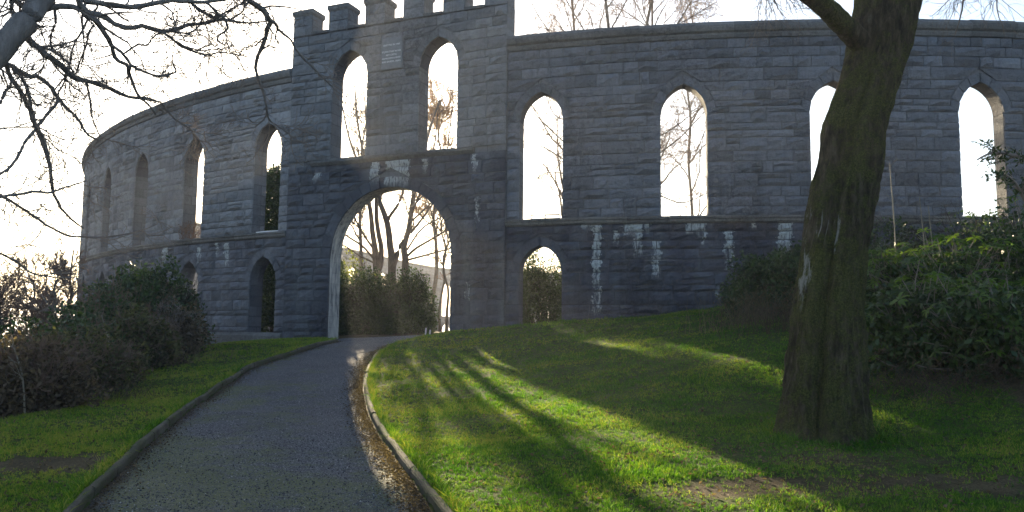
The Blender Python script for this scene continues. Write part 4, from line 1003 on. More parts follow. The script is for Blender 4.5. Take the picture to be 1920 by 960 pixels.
traced_tree('forked_tree', 'right bare tree with low spreading boughs behind the hedge, seen through the gate arch', bC,
            [[(760, 640, 8.5), (760, 560, 7.5), (759, 521, 7), (760, 487, 6.5), (757, 465, 5.8), (764, 440, 4.5), (768, 420, 3.5), (775, 380, 2.5)]],
            [[(765, 479, 2.6), (781, 465, 2.4), (810, 448, 2), (840, 430, 1.6), (870, 415, 1.2)], [(766, 487, 2.6), (800, 478, 2.2), (843, 466, 1.6), (880, 455, 1.2)],
             [(770, 437, 2.4), (790, 412, 2.2), (810, 384, 1.8), (830, 350, 1.3)], [(768, 418, 2.2), (792, 396, 2), (812, 376, 1.6), (835, 345, 1.2)], [(762, 470, 2.2), (790, 430, 1.8), (822, 410, 1.6), (850, 395, 1.2)],
             [(772, 400, 2), (800, 330, 1.6), (815, 270, 1.4), (822, 200, 1.)], [(772, 390, 2), (830, 320, 1.6), (842, 250, 1.2), (850, 190, 1.)]], 34, 2.3, 9, twig=M_BIRCH)
bare_tree('slender_tree', P_at(838, 31), 6.5, .05, 'slender young tree just inside the right edge of the gate arch', lean=(-.3, 0), crown=1.3, seed=21, nl=12, droop=.0, dens=.7, twig=M_BIRCH, fine=.006)
bare_tree('slender_tree', P_at(826, 33), 6.0, .045, 'second slender young tree beside it with pink brown twigs, seen through the gate arch', lean=(.2, 0), crown=1.3, seed=22, nl=12, droop=.0, dens=.7, twig=M_BIRCH, fine=.006)
# birches whose crowns stand above the right-hand wall
traced_tree('birch_tree', 'twin stemmed birch whose boughs cross the first and second windows right of gate', P_at(1150, 31),
            [[(1150, 640, 9), (1149, 500, 7), (1148, 400, 6), (1146, 300, 5), (1150, 200, 4.2), (1142, 60, 3.2), (1135, -20, 2.6), (1150, -120, 1.8)], [(1150, 430, 5), (1165, 340, 4.6), (1185, 240, 4), (1200, 130, 3.4), (1212, 50, 3), (1235, -60, 2)]],
            [[(1148, 345, 2.17), (1100, 305, 1.86), (1058, 267, 1.61), (1030, 240, 1.36), (1007, 218, 1.12), (987, 193, 0.81), (965, 150, 0.62)], [(1148, 370, 1.98), (1100, 325, 1.61), (1058, 300, 1.36), (1027, 280, 1.12), (995, 268, 0.81), (960, 262, 0.62)],
             [(1148, 390, 1.55), (1100, 350, 1.36), (1058, 327, 1.12), (1030, 323, 0.87), (1013, 330, 0.74), (990, 352, 0.56)], [(1145, 280, 1.86), (1100, 230, 1.55), (1060, 225, 1.24), (1040, 215, 1.12), (1027, 190, 0.93), (1018, 160, 0.74), (1000, 120, 0.62)],
             [(1160, 350, 2.11), (1200, 315, 1.86), (1237, 287, 1.61), (1273, 260, 1.36), (1300, 232, 1.12), (1323, 207, 0.93), (1360, 160, 0.62)], [(1158, 372, 1.86), (1200, 362, 1.61), (1237, 367, 1.43), (1273, 380, 1.18), (1300, 374, 0.99), (1330, 360, 0.74)],
             [(1175, 290, 1.61), (1210, 262, 1.36), (1237, 255, 1.18), (1270, 235, 1.05), (1295, 215, 0.87), (1330, 190, 0.62)], [(1142, 140, 1.61), (1110, 80, 1.36), (1085, 40, 1.24), (1050, -20, 0.93)], [(1145, 220, 1.61), (1080, 120, 1.49), (1045, 80, 1.24), (1010, 30, 0.99), (985, -20, 0.74)],
             [(1190, 200, 1.61), (1240, 90, 1.36), (1270, 45, 1.12), (1310, -20, 0.81)], [(1205, 110, 1.49), (1250, 60, 1.24), (1300, 30, 1.05), (1340, 5, 0.74)], [(1143, 60, 1.49), (1170, 10, 1.24), (1190, -40, 0.99)], [(1110, 170, 1.24), (1060, 110, 1.05), (1030, 60, 0.87), (1005, 50, 0.68)]],
            31, 2.6, 12, twig=M_BIRCH, dens=1.15, droop=.16, fine=.0062)
for k_, (px, d, h, r, cr, sd_, lb) in enumerate([                                       (1052, 37, 20, .13, 4.8, 32, 'slim birch whose crown shows over the wall just right of the gatehouse'),
                                       (1215, 40, 21, .14, 5.4, 33, 'birch whose crown shows over the wall left of the second window right of the gate'),
                                       (1300, 46, 20, .11, 4.0, 34, 'birch whose thin twigs show over the wall above and right of that window')]):
    bare_tree('birch_tree', P_at(px, d), h, r, lb, lean=(.6-.3*k_, .3), crown=cr, seed=sd_, nl=24, droop=.14, dens=1.05, twig=M_BIRCH, group='birches behind the wall', start=.16, fine=.0078)
# crown seen through the right gatehouse window
bare_tree('golden_tree', P_at(815, 42), 12.2, .12, 'bare tree with golden twigs filling the right gatehouse window', crown=2.4, seed=41, nl=22, droop=-.12, dens=1.15, twig=NB('twig golden').done((.42, .24, .09), .8), start=.35, fine=.012)
bare_tree('golden_tree', P_at(672, 42), 13.2, .12, 'bare tree with golden twigs in the left gatehouse window', crown=2.3, seed=42, nl=14, droop=-.12, dens=.9, twig=M_BIRCH, start=.35, fine=.012)
# dark evergreen inside the first window left of the gate
ev = P_at(512, 31.5); zt = at(512, 322, 31.5)[2]
evr = empty('evergreen_tree', tuple(ev), 'dark evergreen tree filling the lower half of the first window left of the gate', 'tree')
k = ev+np.array([0, 0, 0]); hh = zt-ev[2]
pe = []
for z_ in np.linspace(.3, hh-.4, 15):
    rr_ = 1.5*(1-.25*z_/hh); pe.append(clump_points((ev[0], ev[1], ev[2]+z_), rr_, rr_, .6, 2600, 30, cl=.4))
P = np.vstack(pe); V, Fq, tn = leaves(P, .07); mesh_obj('foliage', V, Fq, M_LEAF_D, evr, tone=tn)
pp, rr_ = poly_resample([ev, ev+np.array([0, 0, hh*.5]), ev+np.array([0, 0, hh*.95])], [.12, .08, .02], 10); vt = tubes(pp[None], rr_[None], 8); mesh_obj('trunk', vt[0], vt[1], M_BARK, evr, smooth=True)

# ------------------------------------------------------------------ shrubs
def bpx(px, d): q = at(px, 600, d); return (q[0], q[1])
bush('hedge_bush', (*bpx(688, 29), None), 1.35, .9, 2.1, 'dark clipped evergreen bush just inside the gate arch, left half', mat=M_LEAF_D, n=24000, nc=90, size=.05, cl=.26)
bush('hedge_bush', (*bpx(755, 28.5), None), 1.15, .8, 2.15, 'dark evergreen bush just inside the gate arch, right half', mat=M_LEAF_D, n=22000, nc=90, size=.05, cl=.26)
bush('evergreen_bush', (*bpx(607, 28.5), None), .9, .9, 2.9, 'tall narrow evergreen added to shade the path, just showing inside the left edge of the gate arch', mat=M_LEAF_D, n=16000, nc=100, size=.06, cl=.26)  # added behind the left pier to keep low sun off path and kerb
bush('olive_bush', (*bpx(668, 32), None), 1.5, 1., 2.9, 'sunlit yellow green bush behind the dark hedge in the gate arch', mat=M_LEAF_Y, n=6000, nc=50, size=.06)
bush('olive_bush', (*bpx(782, 31.5), None), .6, .6, 2.2, 'small sunlit bush at the right end of the dark hedge in the arch', mat=M_LEAF_Y, n=2500, nc=30, size=.05)
bush('twiggy_bush', (*bpx(705, 56), None), 3.2, 2., 4.0, 'brown twiggy thicket in front of the far wall seen through the arch', mat=M_LEAF_B, n=6000, nc=60, size=.06, stems=90, cl=.3)
bush('doorway_bush', (*bpx(1018, 25.6), None), 1.2, .85, 2.25, 'dense green bush filling the pointed doorway right of the gate', mat=M_LEAF_D, n=20000, nc=80, size=.042, cl=.28)
for px_, s_, lb in ((798, .45, 'short pale post at the right foot of the gate arch'), (806, .3, 'low pale stone beside the post at the right foot of the gate arch')):
    q = bpx(px_, 26.5); g_ = ground(*q)[0]; e_ = empty('post' if s_ > .4 else 'marker_stone', (*q, g_), lb, 'post' if s_ > .4 else 'stone')
    bar((q[0], q[1], g_-.1), (q[0]+.02, q[1], g_+.45*s_), .045, .045, M_PALE, 'shaft', e_); bar((q[0]+.02, q[1], g_+.45*s_), (q[0]+.02, q[1], g_+.45*s_+.03), .06, .06, M_WOOD, 'cap', e_)

# left thicket, from the far corner of the lawn to the left edge of the picture
LT = [ # px, depth, rx, ry, rz(height), mat, leafn, dead, label
 (322, 22.5, .9, 1.0, 1.7, M_LEAF_D, 9000, .1, 'dark bush against the wall at the right end of the left thicket'),
 (280, 20.5, 1.2, 1.2, 2.0, M_LEAF_D, 15000, .08, 'tall dark evergreen bush hiding the foot of the left wall'),
 (235, 19.5, 1.2, 1.2, 1.9, M_LEAF_D, 11000, .15, 'dark leafy bush left of the tallest one in front of the wall'),
 (318, 19.0, .8, .7, 1.1, M_LEAF_B, 3500, .6, 'low brown bramble at the lawn edge below the dark wall bushes'),
 (185, 17.5, 1.2, 1.1, 1.5, M_LEAF_D, 8000, .5, 'mixed green and brown bush below the left end of the wall'),
 (255, 16.6, 1.0, .8, 1.15, M_LEAF_O, 4500, .6, 'low olive brown bramble on the lawn edge in the middle of the left thicket'),
 (120, 15.5, 1.2, 1.1, 1.3, M_LEAF_D, 5000, .5, 'glossy leaved bush with glints left of the wall'),
 (165, 13.8, 1.0, .8, 1.0, M_LEAF_O, 4500, .6, 'low olive undergrowth on the left lawn edge below the glossy leaved bush'),
 (45, 13.2, 1.1, 1.1, 1.15, M_LEAF_D, 4000, .7, 'dark green bush near the left edge of the picture'),
 (70, 11.6, .9, .7, 1.0, M_LEAF_B, 4500, .6, 'reddish brown undergrowth in the lower left by the lawn'),
 (-30, 11.4, 1.1, 1.0, 1.1, M_LEAF_B, 5000, .7, 'brown thicket at the extreme left above the lawn')]
for px_, d_, rx, ry, rz, m_, n_, dd_, lb in LT:
    bush('bramble_bush' if m_ in (M_LEAF_B, M_LEAF_O) else 'evergreen_bush', (*bpx(px_, d_), None), rx, ry, rz, lb, mat=m_, n=n_, nc=46, size=.058 if d_ > 15 else .042, stems=60, dead=dd_, cl=.32, stem_m=M_BIRCH if px_ < 270 else M_TWIG)
# pale leaning stems in it
M_STEM = NB('pale stem').done((.26, .22, .16), .7)
for k_, (x0_, y0_, x1_, y1_, d_) in enumerate([(128, 740, 95, 660, 11.6), (212, 668, 190, 590, 15.5), (48, 770, 22, 640, 11.)]):
    p0, p1 = at(x0_, y0_, d_), at(x1_, y1_, d_+.2); p0[2] = ground(p0[0], p0[1])[0]-.05; mid = (p0+p1)/2+np.array([.05, 0, .05])
    pp, rr_ = poly_resample([p0, mid, p1], [.014, .011, .006], 10); P1, R1 = grow(pp[None], rr_[None], 6, .4, 5, .8, .2, .1, tmin=.3, rmin=.004)
    V, Fq = join([tubes(pp[None], rr_[None], 6), tubes(P1, R1, 4)])
    tag(mesh_obj('sapling', V, Fq, M_STEM, None, smooth=True), ['pale leaning stem in the middle of the left thicket', 'thin pale stem leaning in front of the dark wall bushes', 'pale bent stem nearest the left edge of the picture'][k_], 'sapling')
# twiggy trees on the slope at the far left, glowing against the light
for px_, d_, h_, cr_, sd_, lb, nm in ((128, 24, 3.7, .8, 51, 'small upright bare tree at the left end of the wall, tips lit', 'small_tree'), (60, 23, 2.9, 1.1, 52, 'spreading twiggy tree on the slope left of the wall', 'small_tree'),
                                  (0, 20, 2.4, 1.1, 53, 'twiggy tree at the left edge against the bright sky', 'small_tree'), (100, 20, 2.3, 1.0, 54, 'low twiggy tree between the thicket and the end of the wall', 'small_tree')):
    b_ = P_at(px_, d_)
    bare_tree(nm, b_, h_, .07, lb, crown=cr_*1.2, seed=sd_, nl=18, droop=-.1, dens=1.0, twig=M_BIRCH, start=.12, fine=.006)
    root = COL.objects[-1]
# sunlit twigs growing on the ledge by the second left window
q = B(upL[1].c, 4.8, -.1)
tw = empty('ledge_plant', tuple(q), 'reddish twiggy plant growing on the ledge below the second window left of the gate', 'plant')
st_ = np.repeat(q[None], 26, 0)+rng.normal(size=(26, 3))*np.array([.25, .1, .02]); dd_ = unit(rng.normal(size=(26, 3))*.6+np.array([0, 0, 1])); t = np.linspace(0, 1, 5)[None, :, None]
Pm = st_[:, None]+dd_[:, None]*t*.6; Rm = np.full((26, 5), .008); P1, R1 = grow(Pm, Rm, 6, .25, 4, .8, .2, .1, rmin=.005); V, Fq = join([tubes(Pm, Rm, 4), tubes(P1, R1, 3)]); mesh_obj('stems', V, Fq, M_BIRCH, tw)
V, Fq, tn = leaves(P1[:, -1], .03); mesh_obj('leaves', V, Fq, M_LEAF_B, tw, tone=tn)

# right thicket: rhododendrons with whorls of long leaves
def rhodo(c, rx, ry, rz, label, nwh=260, lsize=.115, single=0, seed=1, dead=.15, fill=7000):
    rg = np.random.default_rng(seed); g = ground(c[0], c[1])[0]; root = empty('rhododendron', (c[0], c[1], g), label, 'rhododendron')
    cc = np.array([c[0], c[1], g+rz*.15])
    d = unit(rg.normal(size=(nwh, 3))); d[:, 2] = np.abs(d[:, 2])*.95-.1*rg.random(nwh); lump = 1+.18*np.sin(d[:, 0]*7+seed)*np.cos(d[:, 1]*6)+.1*rg.normal(size=nwh)
    C = cc+d*lump[:, None]*np.array([rx, ry, rz])*.86; C = C[C[:, 2] > ground(C[:, 0], C[:, 1])+.1]; d = unit(C-cc)
    W = unit(d*.55+np.array([0, 0, .8])+rg.normal(size=d.shape)*.25)     # whorl axis
    quads = []; tones = []
    for ci, wi in zip(C, W):
        a = unit(np.cross(wi, [0.3, .5, .8])); b = np.cross(wi, a); k_ = rg.integers(6, 10); ph = rg.uniform(0, 6.28); L0 = lsize*rg.uniform(.8, 1.25); tn_ = rg.uniform(0, 1)
        for j in range(k_):
            an = ph+j*2*math.pi/k_+rg.uniform(-.2, .2); out = a*math.cos(an)+b*math.sin(an); dr = rg.uniform(-.25, .45)
            L = L0*rg.uniform(.8, 1.15); dirn = unit(out+wi*dr); side = unit(np.cross(dirn, wi)); nn = np.cross(side, dirn); w_ = L*.16
            tip = dirn*L-wi*L*.22; m1 = dirn*L*.35+wi*L*.02; m2 = dirn*L*.72-wi*L*.06
            quads.append(np.array([ci+out*.008, ci+m1+side*w_+wi*w_*.35, ci+m2+side*w_*.9+wi*w_*.3, ci+tip, ci+m2-side*w_*.9+wi*w_*.3, ci+m1-side*w_+wi*w_*.35, ci+m1, ci+m2])); tones.append(min(1, max(0, tn_+rg.uniform(-.15, .15))))
    FT = [(0, 6, 1), (1, 6, 7, 2), (2, 7, 3), (0, 5, 6), (5, 4, 7, 6), (4, 3, 7)]
    order = list(range(len(quads)))
    order.sort(key=lambda i: quads[i][0][1]-.15*quads[i][0][2])
    for i in order[:single]:
        mesh_obj('leaf', quads[i], FT, M_LEAF_R, root, tone=np.full(8, tones[i]), smooth=True)
    rest = order[single:]; Fs = [tuple(v+8*k_ for v in f) for k_ in range(len(rest)) for f in FT]
    o = mesh_obj('foliage', np.vstack([quads[i] for i in rest]), Fs, M_LEAF_R, root, tone=np.repeat([tones[i] for i in rest], 8), smooth=True); o['kind'] = 'stuff'
    st_ = np.repeat(cc[None]-np.array([0, 0, rz*.2]), len(C), 0)+rg.normal(size=C.shape)*np.array([rx*.15, ry*.15, 0]); t = np.linspace(0, 1, 6)[None, :, None]
    Pm = st_[:, None]*(1-t)+C[:, None]*t; Pm[:, 1:-1] += rg.normal(size=(len(C), 4, 3))*.04; Rm = np.linspace(.014, .005, 6)[None]*np.ones((len(C), 1))
    V, Fq = tubes(Pm, Rm, 4); mesh_obj('stems', V, Fq, M_TWIG, root)
    P = clump_points((c[0], c[1], g+rz*.1), rx*.85, ry*.85, rz*.8, fill, 50, rg, cl=.3, floor=.02); V, Fq, tn = leaves(P, .05, rg); mesh_obj('inner_foliage', V, Fq, M_LEAF_D, root, tone=tn)
    if dead:
        P = clump_points((c[0], c[1], g), rx*1.1, ry*1.1, rz*.35, int(fill*dead), 30, rg, cl=.3, floor=.01); V, Fq, tn = leaves(P, .028, rg, elong=2.2); mesh_obj('dead_leaves', V, Fq, M_LEAF_B, root, tone=tn)
    return root
rhodo(bpx(1745, 10.8), 1.0, .8, 1.25, 'rhododendron with pale green leaf whorls just right of the mossy trunk', 135, .12, 220, 1)
rhodo(bpx(1870, 10.0), 1.0, .8, 1.3, 'dark rhododendron at the right edge of the picture', 135, .12, 220, 2)
rhodo(bpx(1800, 12.6), 1.5, 1.0, 1.5, 'big rhododendron behind with sunlit yellow green top', 230, .13, 60, 3)
rhodo(bpx(1690, 13.2), 1.0, .9, 1.4, 'dark rhododendron behind the mossy trunk, its right side showing', 150, .13, 0, 4)
rhodo(bpx(1950, 12.8), 1.1, 1.0, 1.9, 'rhododendron at the right edge just below the last window', 180, .13, 0, 5)
bush('evergreen_bush', (*bpx(1448, 17.5), None), 1.0, .9, 1.15, 'dark bush at the foot of the wall left of the mossy trunk', mat=M_LEAF_D, n=11000, nc=50, size=.045, dead=.2)
bush('evergreen_bush', (*bpx(1520, 16.5), None), 1.0, .9, 1.25, 'dark bush against the wall half hidden behind the mossy trunk', mat=M_LEAF_D, n=9000, nc=50, size=.045, dead=.2)
bush('evergreen_bush', (*bpx(1640, 18), None), 1.6, .9, 1.5, 'low dark bush at the foot of the wall right of the mossy trunk', mat=M_LEAF_D, n=9000, nc=50, size=.045, dead=.2)
bush('bramble_bush', (*bpx(1850, 16.5), None), 2.2, .9, 1.35, 'tangled greyish bramble rising in front of the last window', mat=M_LEAF_D, n=9000, nc=60, size=.04, stems=70, dead=.2)
# feathery branch hanging in front of the last window
fb_ = trace([(1960, 330, 6), (1925, 300, 5), (1895, 290, 4), (1868, 285, 3), (1846, 292, 2), (1832, 300, 1.2)], 10.4, 10.0); fb2 = trace([(1950, 420, 5), (1925, 380, 4), (1905, 345, 3), (1890, 330, 2), (1872, 322, 1.2)], 10.4, 10.)
hz = empty('hazel_branch_plant', tuple(at(1960, 560, 10.4)), 'leafy sapling at the right edge with a drooping spray across the last window', 'sapling')
lp = [poly_resample(np.array(f_)[:, :3], np.array(f_)[:, 3], 14) for f_ in (fb_, fb2)]
p0 = at(1975, 700, 10.5); p0[2] = ground(p0[0], p0[1])[0]; lp.append(poly_resample([p0, at(1972, 560, 10.5), at(1960, 420, 10.4), at(1960, 330, 10.4)], [.04, .035, .028, .02], 14))
LPp = np.array([a for a, b in lp]); LRr = np.array([b for a, b in lp]); P1, R1 = grow(LPp[:2], LRr[:2], 14, .32, 6, .7, .15, -.1, rmin=.003, rg=np.random.default_rng(3))
V, Fq = join([tubes(LPp, LRr, 6), tubes(P1, R1, 4)]); mesh_obj('stems', V, Fq, M_TWIG, hz, smooth=True)
P = P1[:, 1:].reshape(-1, 3); P = np.repeat(P, 3, 0)+rng.normal(size=(len(P)*3, 3))*.02; V, Fq, tn = leaves(P, .026, elong=2.6); mesh_obj('leaves', V, Fq, M_LEAF_D, hz, tone=tn)
# dead stalks and tall dry grass
def stalks(name, pxs, d, h, nst, label, cat, spread=.5, mat=M_DRY, r=.004, seed=1, kind=None, lean=.25):
    rg = np.random.default_rng(seed); q = bpx(pxs, d); st_ = np.stack([q[0]+rg.normal(size=nst)*spread, q[1]+rg.normal(size=nst)*spread*.5, np.zeros(nst)], 1); st_[:, 2] = ground(st_[:, 0], st_[:, 1])-.02
    dd_ = unit(rg.normal(size=(nst, 3))*lean+np.array([0, 0, 1])); t = np.linspace(0, 1, 6); hh = h*rg.uniform(.5, 1.2, nst)
    bend = rg.normal(size=(nst, 3))*np.array([.3, .3, 0]); P = st_[:, None]+dd_[:, None]*(t[None, :, None]*hh[:, None, None])+bend[:, None]*(t**2)[None, :, None]*hh[:, None, None]
    P[..., 2] -= (t**3)[None]*hh[:, None]*.2*rg.uniform(0, 1, nst)[:, None]
    R = np.linspace(1, .35, 6)[None]*r*np.ones((nst, 1)); V, Fq = tubes(P, R, 3)
    o = mesh_obj(name, V, Fq, mat, None, tone=np.repeat(rg.uniform(0, 1, nst), 18)); return tag(o, label, cat, kind=kind)
stalks('dry_grass', 1400, 15.8, .75, 260, 'pale dead grass and stalks at the foot of the wall left of the mossy trunk', 'dry grass', .55, kind='stuff', seed=1)
stalks('dry_grass', 1478, 14.6, .7, 240, 'brown dead stems beside the left side of the mossy trunk', 'dry grass', .5, M_LEAF_B, kind='stuff', seed=2)
stalks('dry_grass', 1800, 9.6, .5, 420, 'brown dead bracken heap under the rhododendrons on the right', 'dry grass', .75, M_LEAF_B, kind='stuff', seed=3, lean=.9)
stalks('dry_grass', 1700, 10.0, .35, 260, 'dry leaves and stems at the foot of the rhododendron by the mossy trunk', 'dry grass', .5, M_LEAF_B, kind='stuff', seed=4, lean=.9)
stalks('dry_grass', 250, 17.5, .5, 500, 'dry grass fringe along the edge of the left lawn', 'dry grass', 1.2, kind='stuff', seed=5, lean=.6)
stalks('dry_grass', 120, 12.4, .45, 400, 'brown grass fringe below the left thicket', 'dry grass', .8, M_LEAF_B, kind='stuff', seed=6, lean=.7)
for k_, (px_, d_, y1, sd_, lb) in enumerate([(1676, 13.5, 305, 1, 'tall pale bent stalk right of the mossy trunk'), (1732, 13.8, 370, 2, 'short forked dry stalk above the rhododendrons'), (1748, 13.6, 385, 3, 'low dry stalk between two taller ones above the rhododendrons'), (1716, 13.3, 565, 4, 'pale upright stalk among the rhododendron leaves')]):
    a0 = at(px_+4, 640, d_); a0[2] = ground(a0[0], a0[1])[0]; a1 = at(px_-8, y1, d_+.1); mid = (a0+a1)/2+np.array([.05, 0, 0]); pp, rr_ = poly_resample([a0, mid, a1], [.014, .011, .006], 12)
    P1, R1 = grow(pp[None], rr_[None], 4, .25, 5, .8, .2, .2, tmin=.5, rmin=.003, rg=np.random.default_rng(sd_)); V, Fq = join([tubes(pp[None], rr_[None], 5), tubes(P1, R1, 3)])
    tag(mesh_obj('dry_stalk', V, Fq, M_STEM, None, smooth=True), lb, 'stalk')

# ------------------------------------------------------------------ lawn grass, leaf litter and path grit
def scatter(name, pts, scales, protos, label, kind='stuff', cat='grass', tilt=.25):
    me = bpy.data.meshes.new(name); me.vertices.add(len(pts)); me.vertices.foreach_set('co', np.asarray(pts, np.float32).ravel())
    a_ = me.attributes.new('sc', 'FLOAT', 'POINT'); a_.data.foreach_set('value', np.asarray(scales, np.float32))
    rot = np.stack([rng.normal(size=len(pts))*tilt, rng.normal(size=len(pts))*tilt, rng.uniform(0, 6.283, len(pts))], 1)
    a_ = me.attributes.new('rt', 'FLOAT_VECTOR', 'POINT'); a_.data.foreach_set('vector', rot.astype(np.float32).ravel())
    a_ = me.attributes.new('pick', 'INT', 'POINT'); a_.data.foreach_set('value', rng.integers(0, len(protos), len(pts)).astype(np.int32))
    me.update(); o = bpy.data.objects.new(name, me); COL.objects.link(o)
    ng = bpy.data.node_groups.new(name+' scatter', 'GeometryNodeTree'); ng.interface.new_socket('Geometry', in_out='INPUT', socket_type='NodeSocketGeometry'); ng.interface.new_socket('Geometry', in_out='OUTPUT', socket_type='NodeSocketGeometry')
    gi = ng.nodes.new('NodeGroupInput'); go = ng.nodes.new('NodeGroupOutput'); jn = ng.nodes.new('GeometryNodeJoinGeometry')
    def named(nm, ty):
        nd = ng.nodes.new('GeometryNodeInputNamedAttribute'); nd.data_type = ty; nd.inputs[0].default_value = nm; return nd.outputs[0]
    for k_, pm in enumerate(protos):
        cmp_ = ng.nodes.new('FunctionNodeCompare'); cmp_.data_type = 'INT'; cmp_.operation = 'EQUAL'
        ng.links.new(named('pick', 'INT'), cmp_.inputs[2]); cmp_.inputs[3].default_value = k_
        ip_ = ng.nodes.new('GeometryNodeInstanceOnPoints'); ng.links.new(gi.outputs[0], ip_.inputs['Points']); ng.links.new(cmp_.outputs[0], ip_.inputs['Selection'])
        oi = ng.nodes.new('GeometryNodeObjectInfo'); oi.inputs[0].default_value = pm; ng.links.new(oi.outputs['Geometry'], ip_.inputs['Instance'])
        ng.links.new(named('rt', 'FLOAT_VECTOR'), ip_.inputs['Rotation']); ng.links.new(named('sc', 'FLOAT'), ip_.inputs['Scale']); ng.links.new(ip_.outputs[0], jn.inputs[0])
    ng.links.new(jn.outputs[0], go.inputs[0]); md_ = o.modifiers.new('scatter', 'NODES'); md_.node_group = ng
    return tag(o, label, cat, kind=kind)
def tuft(nb, h, spread, mat, seed, w=.0035, lean=.35):
    rg = np.random.default_rng(seed); V, Fs, tn = [], [], []
    for i in range(nb):
        b_ = np.array([*(rg.normal(size=2)*spread), -.006]); a_ = rg.uniform(0, 6.28); s = np.array([math.cos(a_), math.sin(a_), 0])*w*rg.uniform(.7, 1.4); hh = h*rg.uniform(.5, 1.3); d = rg.normal(size=3)*lean; d[2] = 1; d = d/np.linalg.norm(d); bd = rg.normal(size=3)*np.array([.45, .45, 0])*hh
        k_ = len(V); V += [b_-s, b_+s, b_+d*hh*.55+bd*.3+s*.8, b_+d*hh*.55+bd*.3-s*.8, b_+d*hh+bd]; Fs += [(k_, k_+1, k_+2, k_+3), (k_+3, k_+2, k_+4)]; tn += [rg.uniform(0, 1)]*5
    me_o = mesh_obj('tuft_source', np.array(V), Fs, mat, None, tone=tn)
    COL.objects.unlink(me_o); return me_o
rgg = np.random.default_rng(77)
def sample(n_, x0_, x1_, y0_, y1_): return np.stack([rgg.uniform(x0_, x1_, n_), rgg.uniform(y0_, y1_, n_)], 1)
def dens_pts(bands):
    out = []
    for (y0_, y1_, den) in bands:
        hw = .68*y1_+.5; q = sample(int(den*2*hw*(y1_-y0_)), -hw, hw, y0_, y1_); out.append(q)
    return np.vstack(out)
q = dens_pts([(4.2, 7, 900), (7, 9.5, 700), (9.5, 12.5, 420), (12.5, 16, 230), (16, 20, 130), (20, 25, 90)])
ipq = in_path(q); keep = (ipq < -.03) & (np.hypot(q[:, 0]-CX, q[:, 1]-CY) > RAD+.12)
bm_ = bare_mask(q[:, 0], q[:, 1]); thin = vnoise(q[:, 0], q[:, 1], 2.1, 3)*.2+.12*vnoise(q[:, 0], q[:, 1], 5, 6)+.1*vnoise(q[:, 0], q[:, 1], 11, 8)
keep &= (rgg.random(len(q)) > np.clip((bm_+thin-.30)*2.2, 0, .97)); keep &= np.hypot(q[:, 0]-ground_c[0], q[:, 1]-ground_c[1]) > .42
q = q[keep]; z = ground(q[:, 0], q[:, 1]); lush = .75+.35*vnoise(q[:, 0], q[:, 1], 1.3, 9)+.15*rgg.random(len(q)); dist = q[:, 1]
sc = lush*np.clip(.75+dist*.035, .9, 1.6)
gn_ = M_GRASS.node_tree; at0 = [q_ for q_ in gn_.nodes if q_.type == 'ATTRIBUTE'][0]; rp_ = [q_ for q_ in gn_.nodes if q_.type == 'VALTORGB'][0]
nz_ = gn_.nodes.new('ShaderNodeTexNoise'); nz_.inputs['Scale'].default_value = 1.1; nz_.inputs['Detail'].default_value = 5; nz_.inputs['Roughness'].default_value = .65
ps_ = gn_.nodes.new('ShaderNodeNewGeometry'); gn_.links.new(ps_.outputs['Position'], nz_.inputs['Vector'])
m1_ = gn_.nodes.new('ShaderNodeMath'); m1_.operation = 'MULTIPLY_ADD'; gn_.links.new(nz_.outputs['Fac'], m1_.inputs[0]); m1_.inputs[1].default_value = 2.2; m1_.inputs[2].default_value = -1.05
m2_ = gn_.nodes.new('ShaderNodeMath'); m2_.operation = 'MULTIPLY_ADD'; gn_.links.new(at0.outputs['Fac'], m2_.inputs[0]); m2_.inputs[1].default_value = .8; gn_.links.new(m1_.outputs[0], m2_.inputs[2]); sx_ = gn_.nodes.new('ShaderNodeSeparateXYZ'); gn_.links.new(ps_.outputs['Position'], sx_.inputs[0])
mr_ = gn_.nodes.new('ShaderNodeMapRange'); gn_.links.new(sx_.outputs[0], mr_.inputs[0]); mr_.inputs[1].default_value = -3.; mr_.inputs[2].default_value = 0.; mr_.inputs[3].default_value = .26; mr_.inputs[4].default_value = -.04  # left blades lighter: extra skylight and glare put into colour, with yellower mossy grass
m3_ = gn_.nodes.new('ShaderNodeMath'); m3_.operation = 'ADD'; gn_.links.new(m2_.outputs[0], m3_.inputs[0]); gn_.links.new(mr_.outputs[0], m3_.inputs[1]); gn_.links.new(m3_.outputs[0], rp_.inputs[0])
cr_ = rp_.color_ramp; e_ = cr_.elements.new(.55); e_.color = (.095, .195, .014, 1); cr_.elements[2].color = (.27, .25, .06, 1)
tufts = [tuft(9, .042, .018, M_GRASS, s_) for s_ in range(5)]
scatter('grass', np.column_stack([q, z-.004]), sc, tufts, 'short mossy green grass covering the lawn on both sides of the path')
# longer tufts against the kerbs, trunk and wall foot
ek = []
for c_, sd_ in ((LKc, -1), (RKc, 1)):
    cr = resample(c_, 1500); t_ = np.gradient(cr, axis=0); t_ /= np.linalg.norm(t_, axis=1)[:, None]; nn = np.stack([t_[:, 1], -t_[:, 0]], 1)*sd_
    ek.append(cr+nn*rgg.uniform(.05, .11, (1500, 1)))
th_ = rgg.uniform(0, 6.28, 260); rk = rgg.uniform(.46, .72, 260); ek.append(np.stack([ground_c[0]+np.cos(th_)*rk, ground_c[1]+np.sin(th_)*rk], 1))
ss = rgg.uniform(SG_R, 4, 420); wf = np.array([ring(np.float64(s_), 0, .12+abs(rgg.normal())*.1)[:2] for s_ in ss]); ek.append(wf)
ek = np.vstack(ek); ek = ek[rgg.random(len(ek)) < .6]
long_t = [tuft(9, .085, .02, M_GRASS, 20+s_, .004, .5) for s_ in range(3)]
